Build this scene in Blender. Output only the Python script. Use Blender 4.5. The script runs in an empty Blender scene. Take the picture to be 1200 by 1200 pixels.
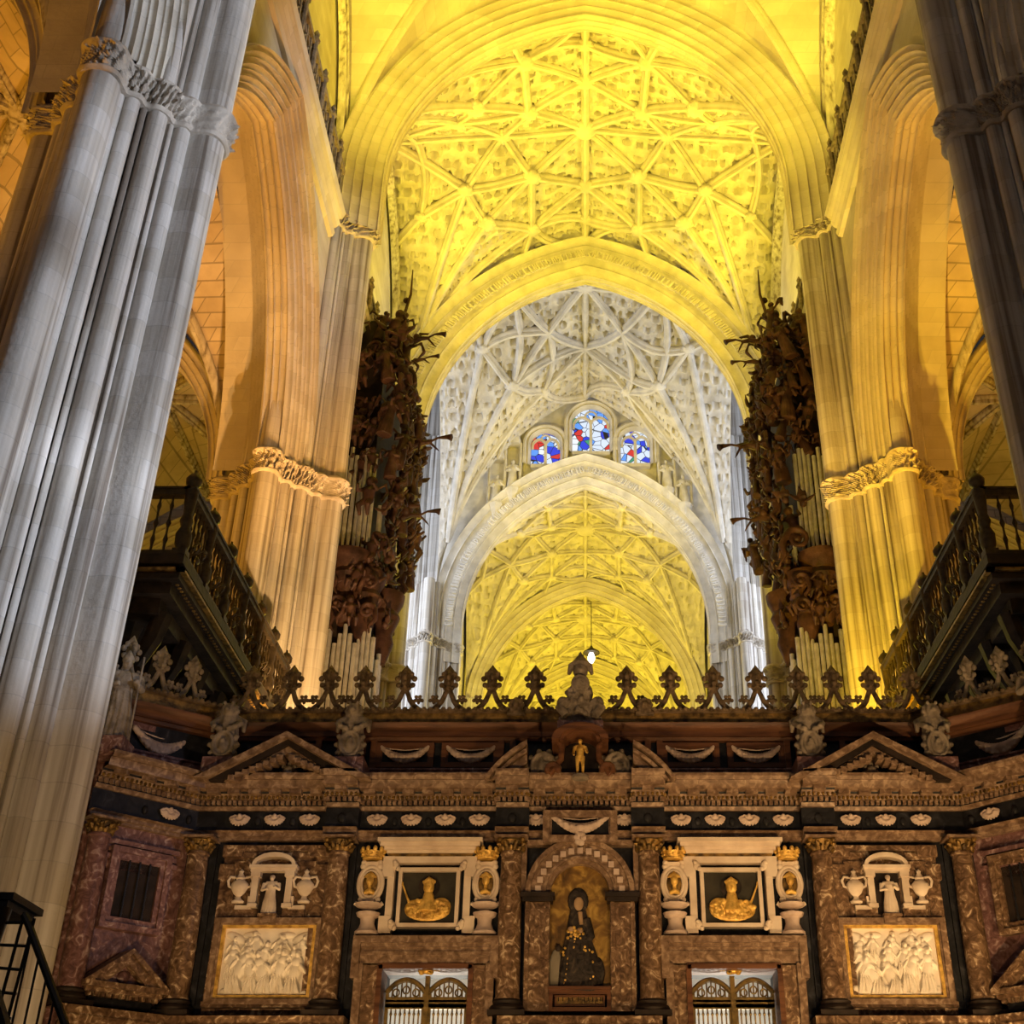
import bpy, bmesh, math, random
import numpy as np
from mathutils import Vector, Matrix, Euler
PI = math.pi
random.seed(7)
RNG = np.random.default_rng(11)
SC = bpy.context.scene
COL = SC.collection

# ------------------------------------------------------------------ camera
FPX, PU, PV, CAMZ = 1442.0, 686.0, 600.0, 1.6
PITCH = math.radians(30.5)
CC, SS = math.cos(PITCH), math.sin(PITCH)
cam = bpy.data.cameras.new('camera'); camo = bpy.data.objects.new('camera', cam); COL.objects.link(camo)
camo.location = (0, 0, CAMZ); camo.rotation_euler = (PI / 2 + PITCH, 0, 0)
cam.sensor_width = 36; cam.lens = 36 * FPX / 1200; cam.shift_x = (600 - PU) / 1200; cam.clip_end = 400
SC.camera = camo
# ------------------------------------------------------------------ world, exposure
SC.view_settings.view_transform = 'Standard'; SC.view_settings.look = 'None'
SC.view_settings.exposure = 0.0; SC.view_settings.gamma = 1.0; SC.view_settings.use_curve_mapping = False
w = bpy.data.worlds.new('world'); SC.world = w; w.use_nodes = True
w.node_tree.nodes['Background'].inputs[0].default_value = (0.55, 0.55, 0.62, 1)
w.node_tree.nodes['Background'].inputs[1].default_value = 0.035
try:
    SC.cycles.max_bounces = 5; SC.cycles.diffuse_bounces = 3; SC.cycles.glossy_bounces = 2
    SC.cycles.sample_clamp_indirect = 4
except Exception: pass

# ------------------------------------------------------------------ lamps of the church and added lights
YEL = (1.0, 0.76, 0.05); ORA = (1.0, 0.41, 0.014); WARM = (1.0, 0.62, 0.27); COOL = (0.76, 0.84, 1.0)
def aim(o, t):
    d = Vector(t) - o.location
    o.rotation_euler = d.to_track_quat('-Z', 'Y').to_euler()
def spot(loc, to, power, col, ang=60, blend=.6, r=.08):
    l = bpy.data.lights.new('flood_and_fill', 'SPOT'); l.energy = power; l.color = col
    l.spot_size = math.radians(ang); l.spot_blend = blend; l.shadow_soft_size = r
    o = bpy.data.objects.new('flood_and_fill', l); COL.objects.link(o); o.location = loc; aim(o, to); return o
def lamp(loc, power, col, r=.08):
    l = bpy.data.lights.new('lamp', 'POINT'); l.energy = power; l.color = col; l.shadow_soft_size = r
    o = bpy.data.objects.new('lamp', l); COL.objects.link(o); o.location = loc; return o
def area(loc, to, sx, sy, power, col):
    l = bpy.data.lights.new('daylight_and_fill', 'AREA'); l.shape = 'RECTANGLE'; l.size = sx; l.size_y = sy
    l.energy = power; l.color = col
    o = bpy.data.objects.new('daylight_and_fill', l); COL.objects.link(o); o.location = loc; aim(o, to); return o
# stacked narrow cool spots added out of view to light the near left pier
for zz in (10.5, 14, 18.5, 23, 27.5, 32): spot((16.5, 9.5, 8.0 + zz * .25), (-8.6, 16.9, zz), 21000, COOL, 13, .9, .3)
spot((7.6, 19.0, 36.0), (-8.3, 26.5, 28.5), 5200, COOL, 36, .9, .2)  # cool spot added out of view to grey the left spandrel
# floodlights in the choir behind the screen, shining up at the vaults
for s in (-1, 1):
    spot((s * 2.2, 33.5, 8.6), (s * 3.0, 38.5, 42), 1900, YEL, 42)
    spot((s * 1.5, 27.5, 8.6), (s * 3.4, 29.0, 42), 20000, YEL, 36); spot((s * 8.4, 21.5, 32.6), (-s * 1.5, 29.5, 42), 3700, YEL, 115)
    spot((s * 3.0, 38.5, 9.0), (s * 3.5, 45.0, 36), 7000, YEL, 46)
    # floodlights on the ledge above the organs
    spot((s * 8.55, 37.0, 33.6), (-s * 2.0, 39.5, 41), 3000, YEL, 120)
    spot((s * 2.6, 30.5, 8.6), (s * 6.6, 35.0, 25.0), 1700, (1, .82, .6), 44)  # unseen warm-white spot added to bring out organ carvings and pipes
    spot((s * 7.6, 41.8, 32.3), (s * 1.0, 34.0, 42), 1500, YEL, 110)
    # lights washing the gallery piers
    spot((s * 4.6, 26.0, 8.4), (s * 8.6, 30.4, 16), 7000 if s < 0 else 8000, (1, .58, .22) if s < 0 else (1, .60, .03), 60)
    spot((s * 3.0, 25.0, 8.4), (s * 8.6, 27.2, 27), 8500, (1, .43, .08) if s < 0 else (1, .52, .05), 48)
    spot((s * 6.4, 47.5, 30), (-s * 1, 65, 41), 6500, (1, .74, .10), 44)
    # aisle floodlights
    spot((s * 16.5, 13.0, 4), (s * 15, 12.5, 27), 6000, ORA, 62); spot((s * 17.0, 24.5, 5), (s * 14.5, 25.5, 28), 6000, ORA, 70); lamp((s * 15.5, 39, 15), 900, (1, .66, .07))
    lamp((s * 13.0, 22.5, 13.0), 700, ORA)
    # crossing daylight from the transept windows
    area((s * 25, 54, 38), (0, 57, 46), 9, 14, 3400, COOL)
    area((s * 16, 60, 24), (s * 8, 65, 26), 4, 8, 1100, COOL); area((s * 15, 57, 33), (s * 9.6, 67, 38), 4, 6, 900, COOL)  # cool areas added inside the transepts to brighten far piers and wall
# choir and chancel beyond the crossing
for y in (71, 85, 99): lamp((0, y, 19), 8000, YEL)
# screen front: spots on the pavement of the nave and one under the right relief
spot((6.6, 9.0, 0.5), (4.6, 20, 8.2), 2600, WARM, 50, 1.0)
for x, e in ((-5.2, 430), (-1.8, 330), (2.2, 460), (5.2, 900)): spot((x, 14.2, 0.4), (x * .95, 20, 6.0), e, WARM, 84, 1.0)
spot((-3.5, 8.0, 0.5), (-3.9, 20, 8.6), 1700, WARM, 72, 1.0)
spot((3.0, 8.0, 0.5), (1.2, 20, 8.6), 1500, WARM, 75, 1.0)
spot((6.6, 18.7, 2.9), (5.0, 20.0, 5.3), 260, WARM, 70, 1.0); spot((-4.0, 18.7, 2.9), (-5.2, 20.0, 5.3), 110, WARM, 70, 1.0)
lamp((-2.7, 23.2, 2.8), 420, (1, .95, .82)); lamp((2.5, 23.2, 2.8), 420, (1, .95, .82))  # lamps added behind the gates to whiten the backing wall
area((0, -14, 22), (0, 20, 9), 12, 16, 260, (1, .86, .72))  # warm fill added behind the camera to lift the screen front
spot((12.5, 9.0, 7.0), (-7.0, 19.3, 7.6), 1500, (.75, .75, 1), 16, 1.0, .3)  # narrow cool spot added for the spill on the left end bay

# ------------------------------------------------------------------ materials
def mat(name, stops, scale=3.0, rough=.8, metal=0.0, bump=.3, bscale=12.0, stretch=(1, 1, 1), dist=0.0, joints=None, detail=6):
    m = bpy.data.materials.new(name); m.use_nodes = True
    nt = m.node_tree; N = nt.nodes; L = nt.links; b = N['Principled BSDF']
    b.inputs['Roughness'].default_value = rough; b.inputs['Specular IOR Level'].default_value = .5 if metal else .22; b.inputs['Metallic'].default_value = metal
    g = N.new('ShaderNodeNewGeometry'); mp = N.new('ShaderNodeMapping'); mp.inputs['Scale'].default_value = stretch
    L.new(g.outputs['Position'], mp.inputs['Vector'])
    n = N.new('ShaderNodeTexNoise'); n.inputs['Scale'].default_value = scale; n.inputs['Detail'].default_value = detail
    n.inputs['Distortion'].default_value = dist; L.new(mp.outputs[0], n.inputs['Vector'])
    r = N.new('ShaderNodeValToRGB'); L.new(n.outputs['Fac'], r.inputs[0])
    e = r.color_ramp.elements
    while len(e) < len(stops): e.new(.5)
    for k, (p, c) in enumerate(stops): e[k].position = p; e[k].color = (*c, 1)
    col = r.outputs[0]; hgt = None
    n2 = N.new('ShaderNodeTexNoise'); n2.inputs['Scale'].default_value = bscale; n2.inputs['Detail'].default_value = 4
    L.new(g.outputs['Position'], n2.inputs['Vector']); hgt = n2.outputs['Fac']
    if joints:
        sx = N.new('ShaderNodeSeparateXYZ'); L.new(g.outputs['Position'], sx.inputs[0])
        ad = N.new('ShaderNodeMath'); ad.operation = 'ADD'; L.new(sx.outputs['X'], ad.inputs[0]); L.new(sx.outputs['Y'], ad.inputs[1])
        cb = N.new('ShaderNodeCombineXYZ'); L.new(ad.outputs[0], cb.inputs['X']); L.new(sx.outputs['Z'], cb.inputs['Y'])
        bk = N.new('ShaderNodeTexBrick'); L.new(cb.outputs[0], bk.inputs['Vector'])
        bk.inputs['Scale'].default_value = 1.0; bk.inputs['Brick Width'].default_value = joints[0]; bk.inputs['Row Height'].default_value = joints[1]
        bk.inputs['Mortar Size'].default_value = joints[2]; bk.inputs['Mortar Smooth'].default_value = .3
        bk.inputs['Color1'].default_value = (1, 1, 1, 1); bk.inputs['Color2'].default_value = (.86, .84, .80, 1); bk.inputs['Mortar'].default_value = (joints[3],) * 3 + (1,)
        mx = N.new('ShaderNodeMix'); mx.data_type = 'RGBA'; mx.blend_type = 'MULTIPLY'; mx.inputs[0].default_value = 1
        L.new(col, mx.inputs[6]); L.new(bk.outputs['Color'], mx.inputs[7]); col = mx.outputs[2]
    L.new(col, b.inputs['Base Color'])
    if bump:
        bp = N.new('ShaderNodeBump'); bp.inputs['Strength'].default_value = bump; bp.inputs['Distance'].default_value = .05
        L.new(hgt, bp.inputs['Height']); L.new(bp.outputs[0], b.inputs['Normal'])
    return m
STONE = mat('pier_stone', [(.34, (.24, .20, .165)), (.46, (.54, .50, .45)), (.68, (.77, .74, .70))], 1.3, .85, bump=.3, bscale=9, stretch=(4.5, 4.5, .10), joints=(1.3, .55, .008, .78))  # vertical weather streaks, their contrast raised to imitate shaded grooves
VSTONE = mat('vault_stone', [(.3, (.58, .53, .45)), (.6, (.72, .67, .58))], .7, .9, bump=.3, bscale=7, joints=(.9, .38, .010, .82))
CSTONE = mat('carved_stone', [(.3, (.50, .46, .40)), (.6, (.68, .63, .55))], 1.5, .85, bump=.35, bscale=10)
BRICK = mat('aisle_vault_masonry', [(.3, (.55, .46, .36)), (.6, (.70, .60, .48))], 1.2, .9, bump=.3, bscale=7, joints=(.85, .36, .022, .55))
BAND = mat('capital_stone', [(.35, (.40, .35, .29)), (.6, (.62, .56, .48))], 3, .85, bump=.4, bscale=14)
MARB = mat('red_brown_marble', [(.30, (.055, .030, .017)), (.47, (.15, .088, .050)), (.58, (.25, .155, .088)), (.68, (.62, .48, .32))], 7.5, .34, bump=.12, dist=1.4, detail=10)
MOLD = mat('brown_moulding_marble', [(.3, (.11, .064, .038)), (.5, (.21, .132, .082)), (.66, (.38, .265, .175))], 9, .38, bump=.12, dist=.8, detail=8)
MARBP = mat('purple_red_marble', [(.35, (.11, .055, .052)), (.55, (.23, .12, .11)), (.72, (.52, .39, .36))], 7.0, .3, bump=.12, dist=1.4, detail=10)
BLACK = mat('black_marble', [(.4, (.010, .010, .012)), (.62, (.022, .022, .026)), (.8, (.07, .07, .08))], 4, .5, bump=.05, dist=1.5)
CREAM = mat('cream_marble', [(.3, (.56, .44, .33)), (.6, (.74, .62, .49))], 3, .5, bump=.15)
RELM = mat('white_relief_marble', [(.3, (.74, .66, .54)), (.6, (.86, .79, .68))], 3, .5, bump=.1)
PINK = mat('pink_grey_stone', [(.3, (.42, .31, .25)), (.6, (.60, .47, .39))], 6, .5, bump=.15)
GOLD = mat('gilding', [(.3, (.36, .19, .03)), (.6, (.85, .54, .12))], 9, .42, metal=.35, bump=.3, bscale=30)
DGOLD = mat('worn_gilding', [(.35, (.06, .035, .012)), (.65, (.34, .20, .05))], 7, .45, metal=.5, bump=.4, bscale=25)
BRONZE = mat('bronze_bars', [(.3, (.10, .07, .025)), (.6, (.26, .17, .05))], 9, .4, metal=.6, bump=.2)
GREYST = mat('weathered_grey_stone', [(.3, (.12, .095, .07)), (.6, (.30, .245, .185))], 6, .8, bump=.4, bscale=25)
WOODST = mat('dark_gilt_wood', [(.35, (.06, .04, .022)), (.65, (.21, .145, .085))], 7, .55, bump=.3, bscale=25)
ORGW = mat('organ_oak', [(.3, (.018, .008, .006)), (.6, (.075, .034, .022)), (.8, (.15, .08, .052))], 2.5, .5, bump=.3, bscale=20)
REDW = mat('red_oak', [(.3, (.055, .022, .012)), (.6, (.16, .068, .032))], 3, .45, bump=.2, stretch=(.4, .4, 4))
DARK = mat('black_oak', [(.3, (.010, .007, .006)), (.6, (.03, .02, .015))], 4, .6, bump=.2)
IRON = mat('black_iron', [(.3, (.008, .008, .010)), (.6, (.02, .02, .024))], 8, .5, metal=.3, bump=.1)
BALW = mat('gallery_bronze', [(.3, (.012, .009, .006)), (.6, (.045, .032, .018))], 8, .5, metal=.0, bump=.2)
PIPE = mat('tin_pipe', [(.3, (.52, .50, .46)), (.6, (.72, .71, .68))], 4, .32, metal=.7, bump=0)
FLOORM = mat('pavement', [(.3, (.20, .18, .16)), (.6, (.33, .30, .27))], 1.5, .5, bump=.1, joints=(.8, .8, .01, .5))
PLAST = mat('pale_plaster', [(.3, (.66, .62, .55)), (.6, (.80, .77, .71))], 2, .8, bump=.1)
NIGHT = mat('dark_canvas', [(.3, (.018, .016, .012)), (.6, (.045, .040, .028))], 3, .5, bump=.1)
GCANV = mat('gold_ground', [(.3, (.07, .034, .007)), (.5, (.20, .105, .018)), (.68, (.50, .31, .06))], 4.5, .5, metal=.2, bump=.15, dist=.8)
ROBE = mat('dark_robe', [(.35, (.010, .009, .010)), (.6, (.045, .035, .03)), (.75, (.12, .085, .05))], 6, .6, bump=.2, dist=2)
SKIN = mat('painted_skin', [(.3, (.30, .19, .10)), (.6, (.42, .28, .16))], 5, .6, bump=.05)
HABIT = mat('grey_white_habit', [(.3, (.16, .14, .10)), (.6, (.24, .21, .16))], 5, .7, bump=.1)
def glass(name, seedv):
    m = bpy.data.materials.new(name); m.use_nodes = True; nt = m.node_tree; N = nt.nodes; L = nt.links; b = N['Principled BSDF']
    g = N.new('ShaderNodeNewGeometry'); mp = N.new('ShaderNodeMapping'); mp.inputs['Location'].default_value = (seedv, 0, seedv * 2.3)
    L.new(g.outputs['Position'], mp.inputs['Vector'])
    v = N.new('ShaderNodeTexVoronoi'); v.inputs['Scale'].default_value = 2.2; L.new(mp.outputs[0], v.inputs['Vector'])
    r = N.new('ShaderNodeValToRGB'); r.color_ramp.interpolation = 'CONSTANT'
    sp = N.new('ShaderNodeSeparateColor'); L.new(v.outputs['Color'], sp.inputs[0]); L.new(sp.outputs[0], r.inputs[0])
    e = r.color_ramp.elements; cols = [(0, (.75, .85, 1)), (.48, (.02, .05, .75)), (.66, (.12, .35, .95)), (.80, (.7, .03, .03)), (.87, (.9, .95, 1)), (.95, (.05, .35, .2))]
    while len(e) < len(cols): e.new(.5)
    for k, (p, c) in enumerate(cols): e[k].position = p; e[k].color = (*c, 1)
    v2 = N.new('ShaderNodeTexVoronoi'); v2.feature = 'DISTANCE_TO_EDGE'; v2.inputs['Scale'].default_value = 2.2; L.new(mp.outputs[0], v2.inputs['Vector'])
    mt = N.new('ShaderNodeMath'); mt.operation = 'GREATER_THAN'; mt.inputs[1].default_value = .035; L.new(v2.outputs['Distance'], mt.inputs[0])
    mx = N.new('ShaderNodeMix'); mx.data_type = 'RGBA'; mx.blend_type = 'MULTIPLY'; mx.inputs[0].default_value = 1
    L.new(r.outputs[0], mx.inputs[6]); L.new(mt.outputs[0], mx.inputs[7])
    L.new(mx.outputs[2], b.inputs['Emission Color']); b.inputs['Emission Strength'].default_value = 1.0; b.inputs['Base Color'].default_value = (.02, .02, .03, 1)
    b.inputs['Roughness'].default_value = .3
    return m
EMIT = bpy.data.materials.new('lit_bulb'); EMIT.use_nodes = True
EMIT.node_tree.nodes['Principled BSDF'].inputs['Emission Color'].default_value = (1, .95, .8, 1)
EMIT.node_tree.nodes['Principled BSDF'].inputs['Emission Strength'].default_value = 6

# ------------------------------------------------------------------ pixel -> place on a plane y = const (elevation drawing of the screen)
def P(u, v, y):
    a = (u - PU) / FPX; b = (PV - v) / FPX; yc = CC - b * SS
    return a / yc * y, CAMZ + (SS + b * CC) / yc * y
YS = 20.0
def X(u, v=1050, y=19.8): return P(u, v, y)[0]
def Z(v, y=19.8): return P(PU, v, y)[1]
XS = -0.085           # the screen's axis of symmetry

# ------------------------------------------------------------------ mesh helpers
class MB:
    def __init__(s): s.v = []; s.f = []
    def add(s, vs, fs):
        k = len(s.v); s.v.extend([tuple(p) for p in vs]); s.f.extend([tuple(i + k for i in f) for f in fs]); return s
    def box(s, x0, x1, y0, y1, z0, z1):
        x0, x1 = min(x0, x1), max(x0, x1); y0, y1 = min(y0, y1), max(y0, y1); z0, z1 = min(z0, z1), max(z0, z1)
        return s.add([(x0, y0, z0), (x1, y0, z0), (x1, y1, z0), (x0, y1, z0), (x0, y0, z1), (x1, y0, z1), (x1, y1, z1), (x0, y1, z1)],
                     [(0, 3, 2, 1), (4, 5, 6, 7), (0, 1, 5, 4), (1, 2, 6, 5), (2, 3, 7, 6), (3, 0, 4, 7)])
    def pb(s, u0, v0, u1, v1, yf, yb):      # box from the elevation
        vm = (v0 + v1) / 2
        return s.box(X(u0, vm, yf), X(u1, vm, yf), yf, yb, Z(v0, yf), Z(v1, yf))
    def frame(s, x0, x1, z0, z1, t, yf, yb):
        s.box(x0, x1, yf, yb, z1 - t, z1); s.box(x0, x1, yf, yb, z0, z0 + t)
        s.box(x0, x0 + t, yf, yb, z0 + t, z1 - t); s.box(x1 - t, x1, yf, yb, z0 + t, z1 - t); return s
    def prism(s, poly, y0, y1):             # polygon in x,z pushed along y
        n = len(poly)
        vs = [(x, y0, z) for x, z in poly] + [(x, y1, z) for x, z in poly]
        return s.add(vs, [tuple(range(n)), tuple(range(2 * n - 1, n - 1, -1))] + [(i, i + n, (i + 1) % n + n, (i + 1) % n) for i in range(n)])
    def lathe(s, prof, c=(0, 0, 0), seg=20, sq=False):
        k = len(s.v); n = len(prof)
        for r, z in prof:
            for i in range(seg):
                t = 2 * PI * i / seg
                s.v.append((c[0] + r * math.cos(t), c[1] + r * math.sin(t), c[2] + z))
        for j in range(n - 1):
            for i in range(seg):
                s.f.append((k + j * seg + i, k + j * seg + (i + 1) % seg, k + (j + 1) * seg + (i + 1) % seg, k + (j + 1) * seg + i))
        s.f.append(tuple(k + i for i in range(seg - 1, -1, -1))); s.f.append(tuple(k + (n - 1) * seg + i for i in range(seg))); return s
    def tube(s, pts, rad, seg=8, flat=1.0):
        pts = [Vector(p) for p in pts]; n = len(pts)
        rad = [rad] * n if not hasattr(rad, '__len__') else rad
        k = len(s.v); up = None
        for i in range(n):
            d = (pts[min(i + 1, n - 1)] - pts[max(i - 1, 0)]).normalized()
            if up is None: up = Vector((1, 0, 0)) if abs(d.z) > .7 else d.orthogonal().normalized()
            up = (up - d * up.dot(d)).normalized(); sd = d.cross(up)
            for j in range(seg):
                t = 2 * PI * j / seg
                s.v.append(tuple(pts[i] + (up * math.cos(t) + sd * math.sin(t) * flat) * rad[i]))
        for i in range(n - 1):
            for j in range(seg):
                s.f.append((k + i * seg + j, k + i * seg + (j + 1) % seg, k + (i + 1) * seg + (j + 1) % seg, k + (i + 1) * seg + j))
        s.f.append(tuple(k + j for j in range(seg - 1, -1, -1))); s.f.append(tuple(k + (n - 1) * seg + j for j in range(seg))); return s
    def ell(s, c, r, seg=12, rings=8):
        k = len(s.v); R = r if hasattr(r, '__len__') else (r, r, r)
        s.v.append((c[0], c[1], c[2] - R[2]))
        for j in range(1, rings):
            p = -PI / 2 + PI * j / rings
            for i in range(seg):
                t = 2 * PI * i / seg
                s.v.append((c[0] + R[0] * math.cos(p) * math.cos(t), c[1] + R[1] * math.cos(p) * math.sin(t), c[2] + R[2] * math.sin(p)))
        s.v.append((c[0], c[1], c[2] + R[2])); top = len(s.v) - 1
        for i in range(seg):
            s.f.append((k, k + 1 + (i + 1) % seg, k + 1 + i)); s.f.append((top, top - seg + i, top - seg + (i + 1) % seg))
        for j in range(rings - 2):
            for i in range(seg):
                a = k + 1 + j * seg
                s.f.append((a + i, a + (i + 1) % seg, a + seg + (i + 1) % seg, a + seg + i))
        return s
    def grid(s, A, flip=False, closed_u=False):   # A: (n, m, 3) array
        n, m = A.shape[:2]; k = len(s.v); s.v.extend(map(tuple, A.reshape(-1, 3).tolist()))
        mm = m if closed_u else m - 1
        for i in range(n - 1):
            for j in range(mm):
                j2 = (j + 1) % m; q = (k + i * m + j, k + i * m + j2, k + (i + 1) * m + j2, k + (i + 1) * m + j)
                s.f.append(q[::-1] if flip else q)
        return s
    def xf(s, M): s.v = [tuple(M @ Vector(p)) for p in s.v]; return s
    def mir(s, x0=0.0): s.v = [(2 * x0 - x, y, z) for x, y, z in s.v]; s.f = [f[::-1] for f in s.f]; return s
def wpos(o):
    p = Vector((0, 0, 0))
    while o is not None: p += o.location; o = o.parent
    return p
def tag(o, label=None, cat=None, group=None, kind=None):
    if label: o['label'] = label
    if cat: o['category'] = cat
    if group: o['group'] = group
    if kind: o['kind'] = kind
    return o
def mk(name, mesh, m, parent=None, loc=(0, 0, 0), sharp=35):
    if m is not None: mesh.materials.clear(); mesh.materials.append(m)
    mesh.polygons.foreach_set('use_smooth', [True] * len(mesh.polygons))
    if sharp: mesh.set_sharp_from_angle(angle=math.radians(sharp))
    o = bpy.data.objects.new(name, mesh); COL.objects.link(o); o.location = loc; o.parent = parent; return o
def obj(name, mb, m, parent=None, world=True, sharp=35):
    v = np.array(mb.v, dtype=float)
    loc = (0, 0, 0)
    if parent is None and world:
        lo, hi = v.min(0), v.max(0); loc = ((lo[0] + hi[0]) / 2, (lo[1] + hi[1]) / 2, lo[2]); v = v - np.array(loc)
    elif world: v = v - np.array(wpos(parent))
    me = bpy.data.meshes.new(name); me.from_pydata(v.tolist(), [], mb.f); me.update()
    return mk(name, me, m, parent, loc, sharp)
def thing(name, label, cat, loc=(0, 0, 0), group=None, rz=0.0, kind=None):
    o = bpy.data.objects.new(name, None); COL.objects.link(o); o.location = loc; o.rotation_euler = (0, 0, rz)
    o.empty_display_size = .2
    return tag(o, label, cat, group, kind)
def kids(o): return [c for c in COL.objects if c.parent == o]
def dup(root, loc, rz=0.0, label=None, group=None, scale=None):
    r = root.copy(); COL.objects.link(r); r.location = loc; r.rotation_euler = (0, 0, rz)
    if scale: r.scale = (scale,) * 3 if not hasattr(scale, '__len__') else scale
    if label: r['label'] = label
    if group: r['group'] = group
    for ch in list(root.children):
        c = ch.copy(); COL.objects.link(c); c.parent = r
        for g in ch.children: d = g.copy(); COL.objects.link(d); d.parent = c
    return r
def sculpt(mb, voxel, smooth=2, name='carving'):      # one continuous skin over overlapping forms
    me = bpy.data.meshes.new(name); me.from_pydata(mb.v, [], mb.f); me.update()
    o = bpy.data.objects.new(name, me); COL.objects.link(o)
    md = o.modifiers.new('r', 'REMESH'); md.mode = 'VOXEL'; md.voxel_size = voxel
    if smooth: sm = o.modifiers.new('s', 'SMOOTH'); sm.factor = .5; sm.iterations = smooth
    dg = bpy.context.evaluated_depsgraph_get(); r = bpy.data.meshes.new_from_object(o.evaluated_get(dg))
    bpy.data.objects.remove(o); bpy.data.meshes.remove(me); return r
def struct(name, mb, m, label, cat, sharp=35): return tag(obj(name, mb, m, sharp=sharp), label, cat, kind='structure')

# ------------------------------------------------------------------ vaulting helpers
def arc_prof(w, rise, n, N=28, zst=0.0):      # half pointed arch offset outward by n: list of (s, z) from springing to apex
    c = (rise * rise - w * w) / (2 * w); R = w + c + n; ph = math.acos(max(-1, min(1, c / R)))
    out = []
    if zst: out.append((R - c, -zst))
    for k in range(N + 1):
        t = ph * k / N; out.append((R * math.cos(t) - c, R * math.sin(t)))
    return out
def rolls(a, b, K, amp, per=10):
    a = np.array(a, float); b = np.array(b, float); d = b - a; L = np.linalg.norm(d); n = np.array((d[1], -d[0])) / L
    out = []
    for i in range(K * per + 1):
        t = i / (K * per); ph = abs(math.sin(PI * K * t)) ** .38; big = 1.0 if int(t * K * .999) % 2 == 0 else .55
        out.append(tuple(a + d * t + n * (ph * big - .55) * amp))
    return out
def sweep_arch(mb, axis, c0, cs, w, zs, rise, prof, stilt=0.0, N=28):
    # axis 'y': arch stands in a plane y = c0, centred at x = cs;  axis 'x': plane x = c0, centred at y = cs. prof: (n, d)
    rows = []
    for n, d in prof:
        h = arc_prof(w, rise, n, N, stilt)
        full = [(s, z) for s, z in h] + [(-s, z) for s, z in h[::-1][1:]]
        if axis == 'y': rows.append([(cs + s, c0 + d, zs + z) for s, z in full])
        else: rows.append([(c0 + d, cs + s, zs + z) for s, z in full])
    A = np.array(rows)
    mb.grid(A, flip=(axis == 'y')); return mb
def arch_mould(nmax, dmax, soff, K, amp):
    left = rolls((nmax, -dmax), (0, -soff), K, amp)
    right = [(n, -d) for n, d in left[::-1]]
    return left + rolls((0, -soff), (0, soff), 3, amp) + right
def vprof(s, w, rise):
    c = (rise * rise - w * w) / (2 * w); R = w + c
    return np.sqrt(np.maximum(0, R * R - (np.abs(s) + c) ** 2)), np.sign(s) * R * (PI / 2 - np.arcsin(np.minimum(1, (np.abs(s) + c) / R)) )
def vault_h(x, y, V):
    f, _ = vprof(x - V['cx'], V['W'], V['rx']); g, _ = vprof(y - V['cy'], V['L'], V['ry'])
    h = np.maximum(f, g)
    dome = V.get('dome', 0) * np.cos(np.clip((x - V['cx']) / V['W'], -1, 1) * PI / 2) * np.cos(np.clip((y - V['cy']) / V['L'], -1, 1) * PI / 2)
    k = V.get('k', .35); d = np.abs(f - g); h = h + np.maximum(k - d, 0) ** 2 / (4 * k)
    return V['zs'] + h + dome
def pits(a, b, cell, r, seed=0):
    rg = np.random.default_rng(seed); T = 128
    jx = rg.uniform(.25, .75, (T, T)); jy = rg.uniform(.25, .75, (T, T)); rr = rg.uniform(.7, 1.25, (T, T))
    ia = np.floor(a / cell).astype(int); ib = np.floor(b / cell).astype(int); best = np.full(a.shape, 9.0)
    for p in (-1, 0, 1):
        for q in (-1, 0, 1):
            i, j = ia + p, ib + q; k = (i % T, j % T)
            dx = a / cell - (i + jx[k]); dy = b / cell - (j + jy[k])
            best = np.minimum(best, np.sqrt(dx * dx + (dy * 1.35) ** 2) / rr[k])
    t = np.clip((r + .1 - best) / .12, 0, 1); ridge = np.exp(-((best - r - .2) / .1) ** 2)
    return t * t * (3 - 2 * t), ridge
def web(mb, V, nx, ny, cell=0, depth=.12):
    # denser sampling towards the steep springings
    tx = np.linspace(-1, 1, nx); ty = np.linspace(-1, 1, ny)
    xs = V['cx'] + V['W'] * np.sin(tx * PI / 2 * .97) / math.sin(PI / 2 * .97); ys = V['cy'] + V['L'] * np.sin(ty * PI / 2 * .97) / math.sin(PI / 2 * .97)
    x, y = np.meshgrid(xs, ys); z = vault_h(x, y, V)
    if cell:
        f, ax = vprof(x - V['cx'], V['W'], V['rx']); g, ay = vprof(y - V['cy'], V['L'], V['ry'])
        a = np.where(f >= g, ax, x - V['cx']); b = np.where(f >= g, y - V['cy'], ay)
        p, rd = pits(a + 40, b + 40, cell, .21, 3)
        fade = np.clip((np.minimum(V['W'] - abs(x - V['cx']), V['L'] - abs(y - V['cy'])) - .05) / .2, 0, 1)
        z = z + (p * depth - rd * depth * .55) * fade
    mb.grid(np.stack([x, y, z], -1), flip=True); return mb
def rib(V, pts, r=.18, drop=.10, N=14, curve=0.0):
    # moulded rib along a plan polyline, hung under the web
    out = []
    for k in range(len(pts) - 1):
        (x0, y0), (x1, y1) = pts[k], pts[k + 1]
        L = math.hypot(x1 - x0, y1 - y0)
        for i in range(N + (k == len(pts) - 2)):
            t = i / N; bow = curve * 4 * t * (1 - t)
            x = x0 + (x1 - x0) * t - (y1 - y0) / L * bow; y = y0 + (y1 - y0) * t + (x1 - x0) / L * bow
            x = V['cx'] + max(-V['W'] * .999, min(V['W'] * .999, x - V['cx'])); y = V['cy'] + max(-V['L'] * .999, min(V['L'] * .999, y - V['cy']))
            out.append((x, y, float(vault_h(np.array(x), np.array(y), V)) - drop))
    mb = MB(); mb.tube(out, r * .62, 8, 1.0)
    mb.tube([(a, b, c - r * .75) for a, b, c in out], r * .36, 6)
    return mb

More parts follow.
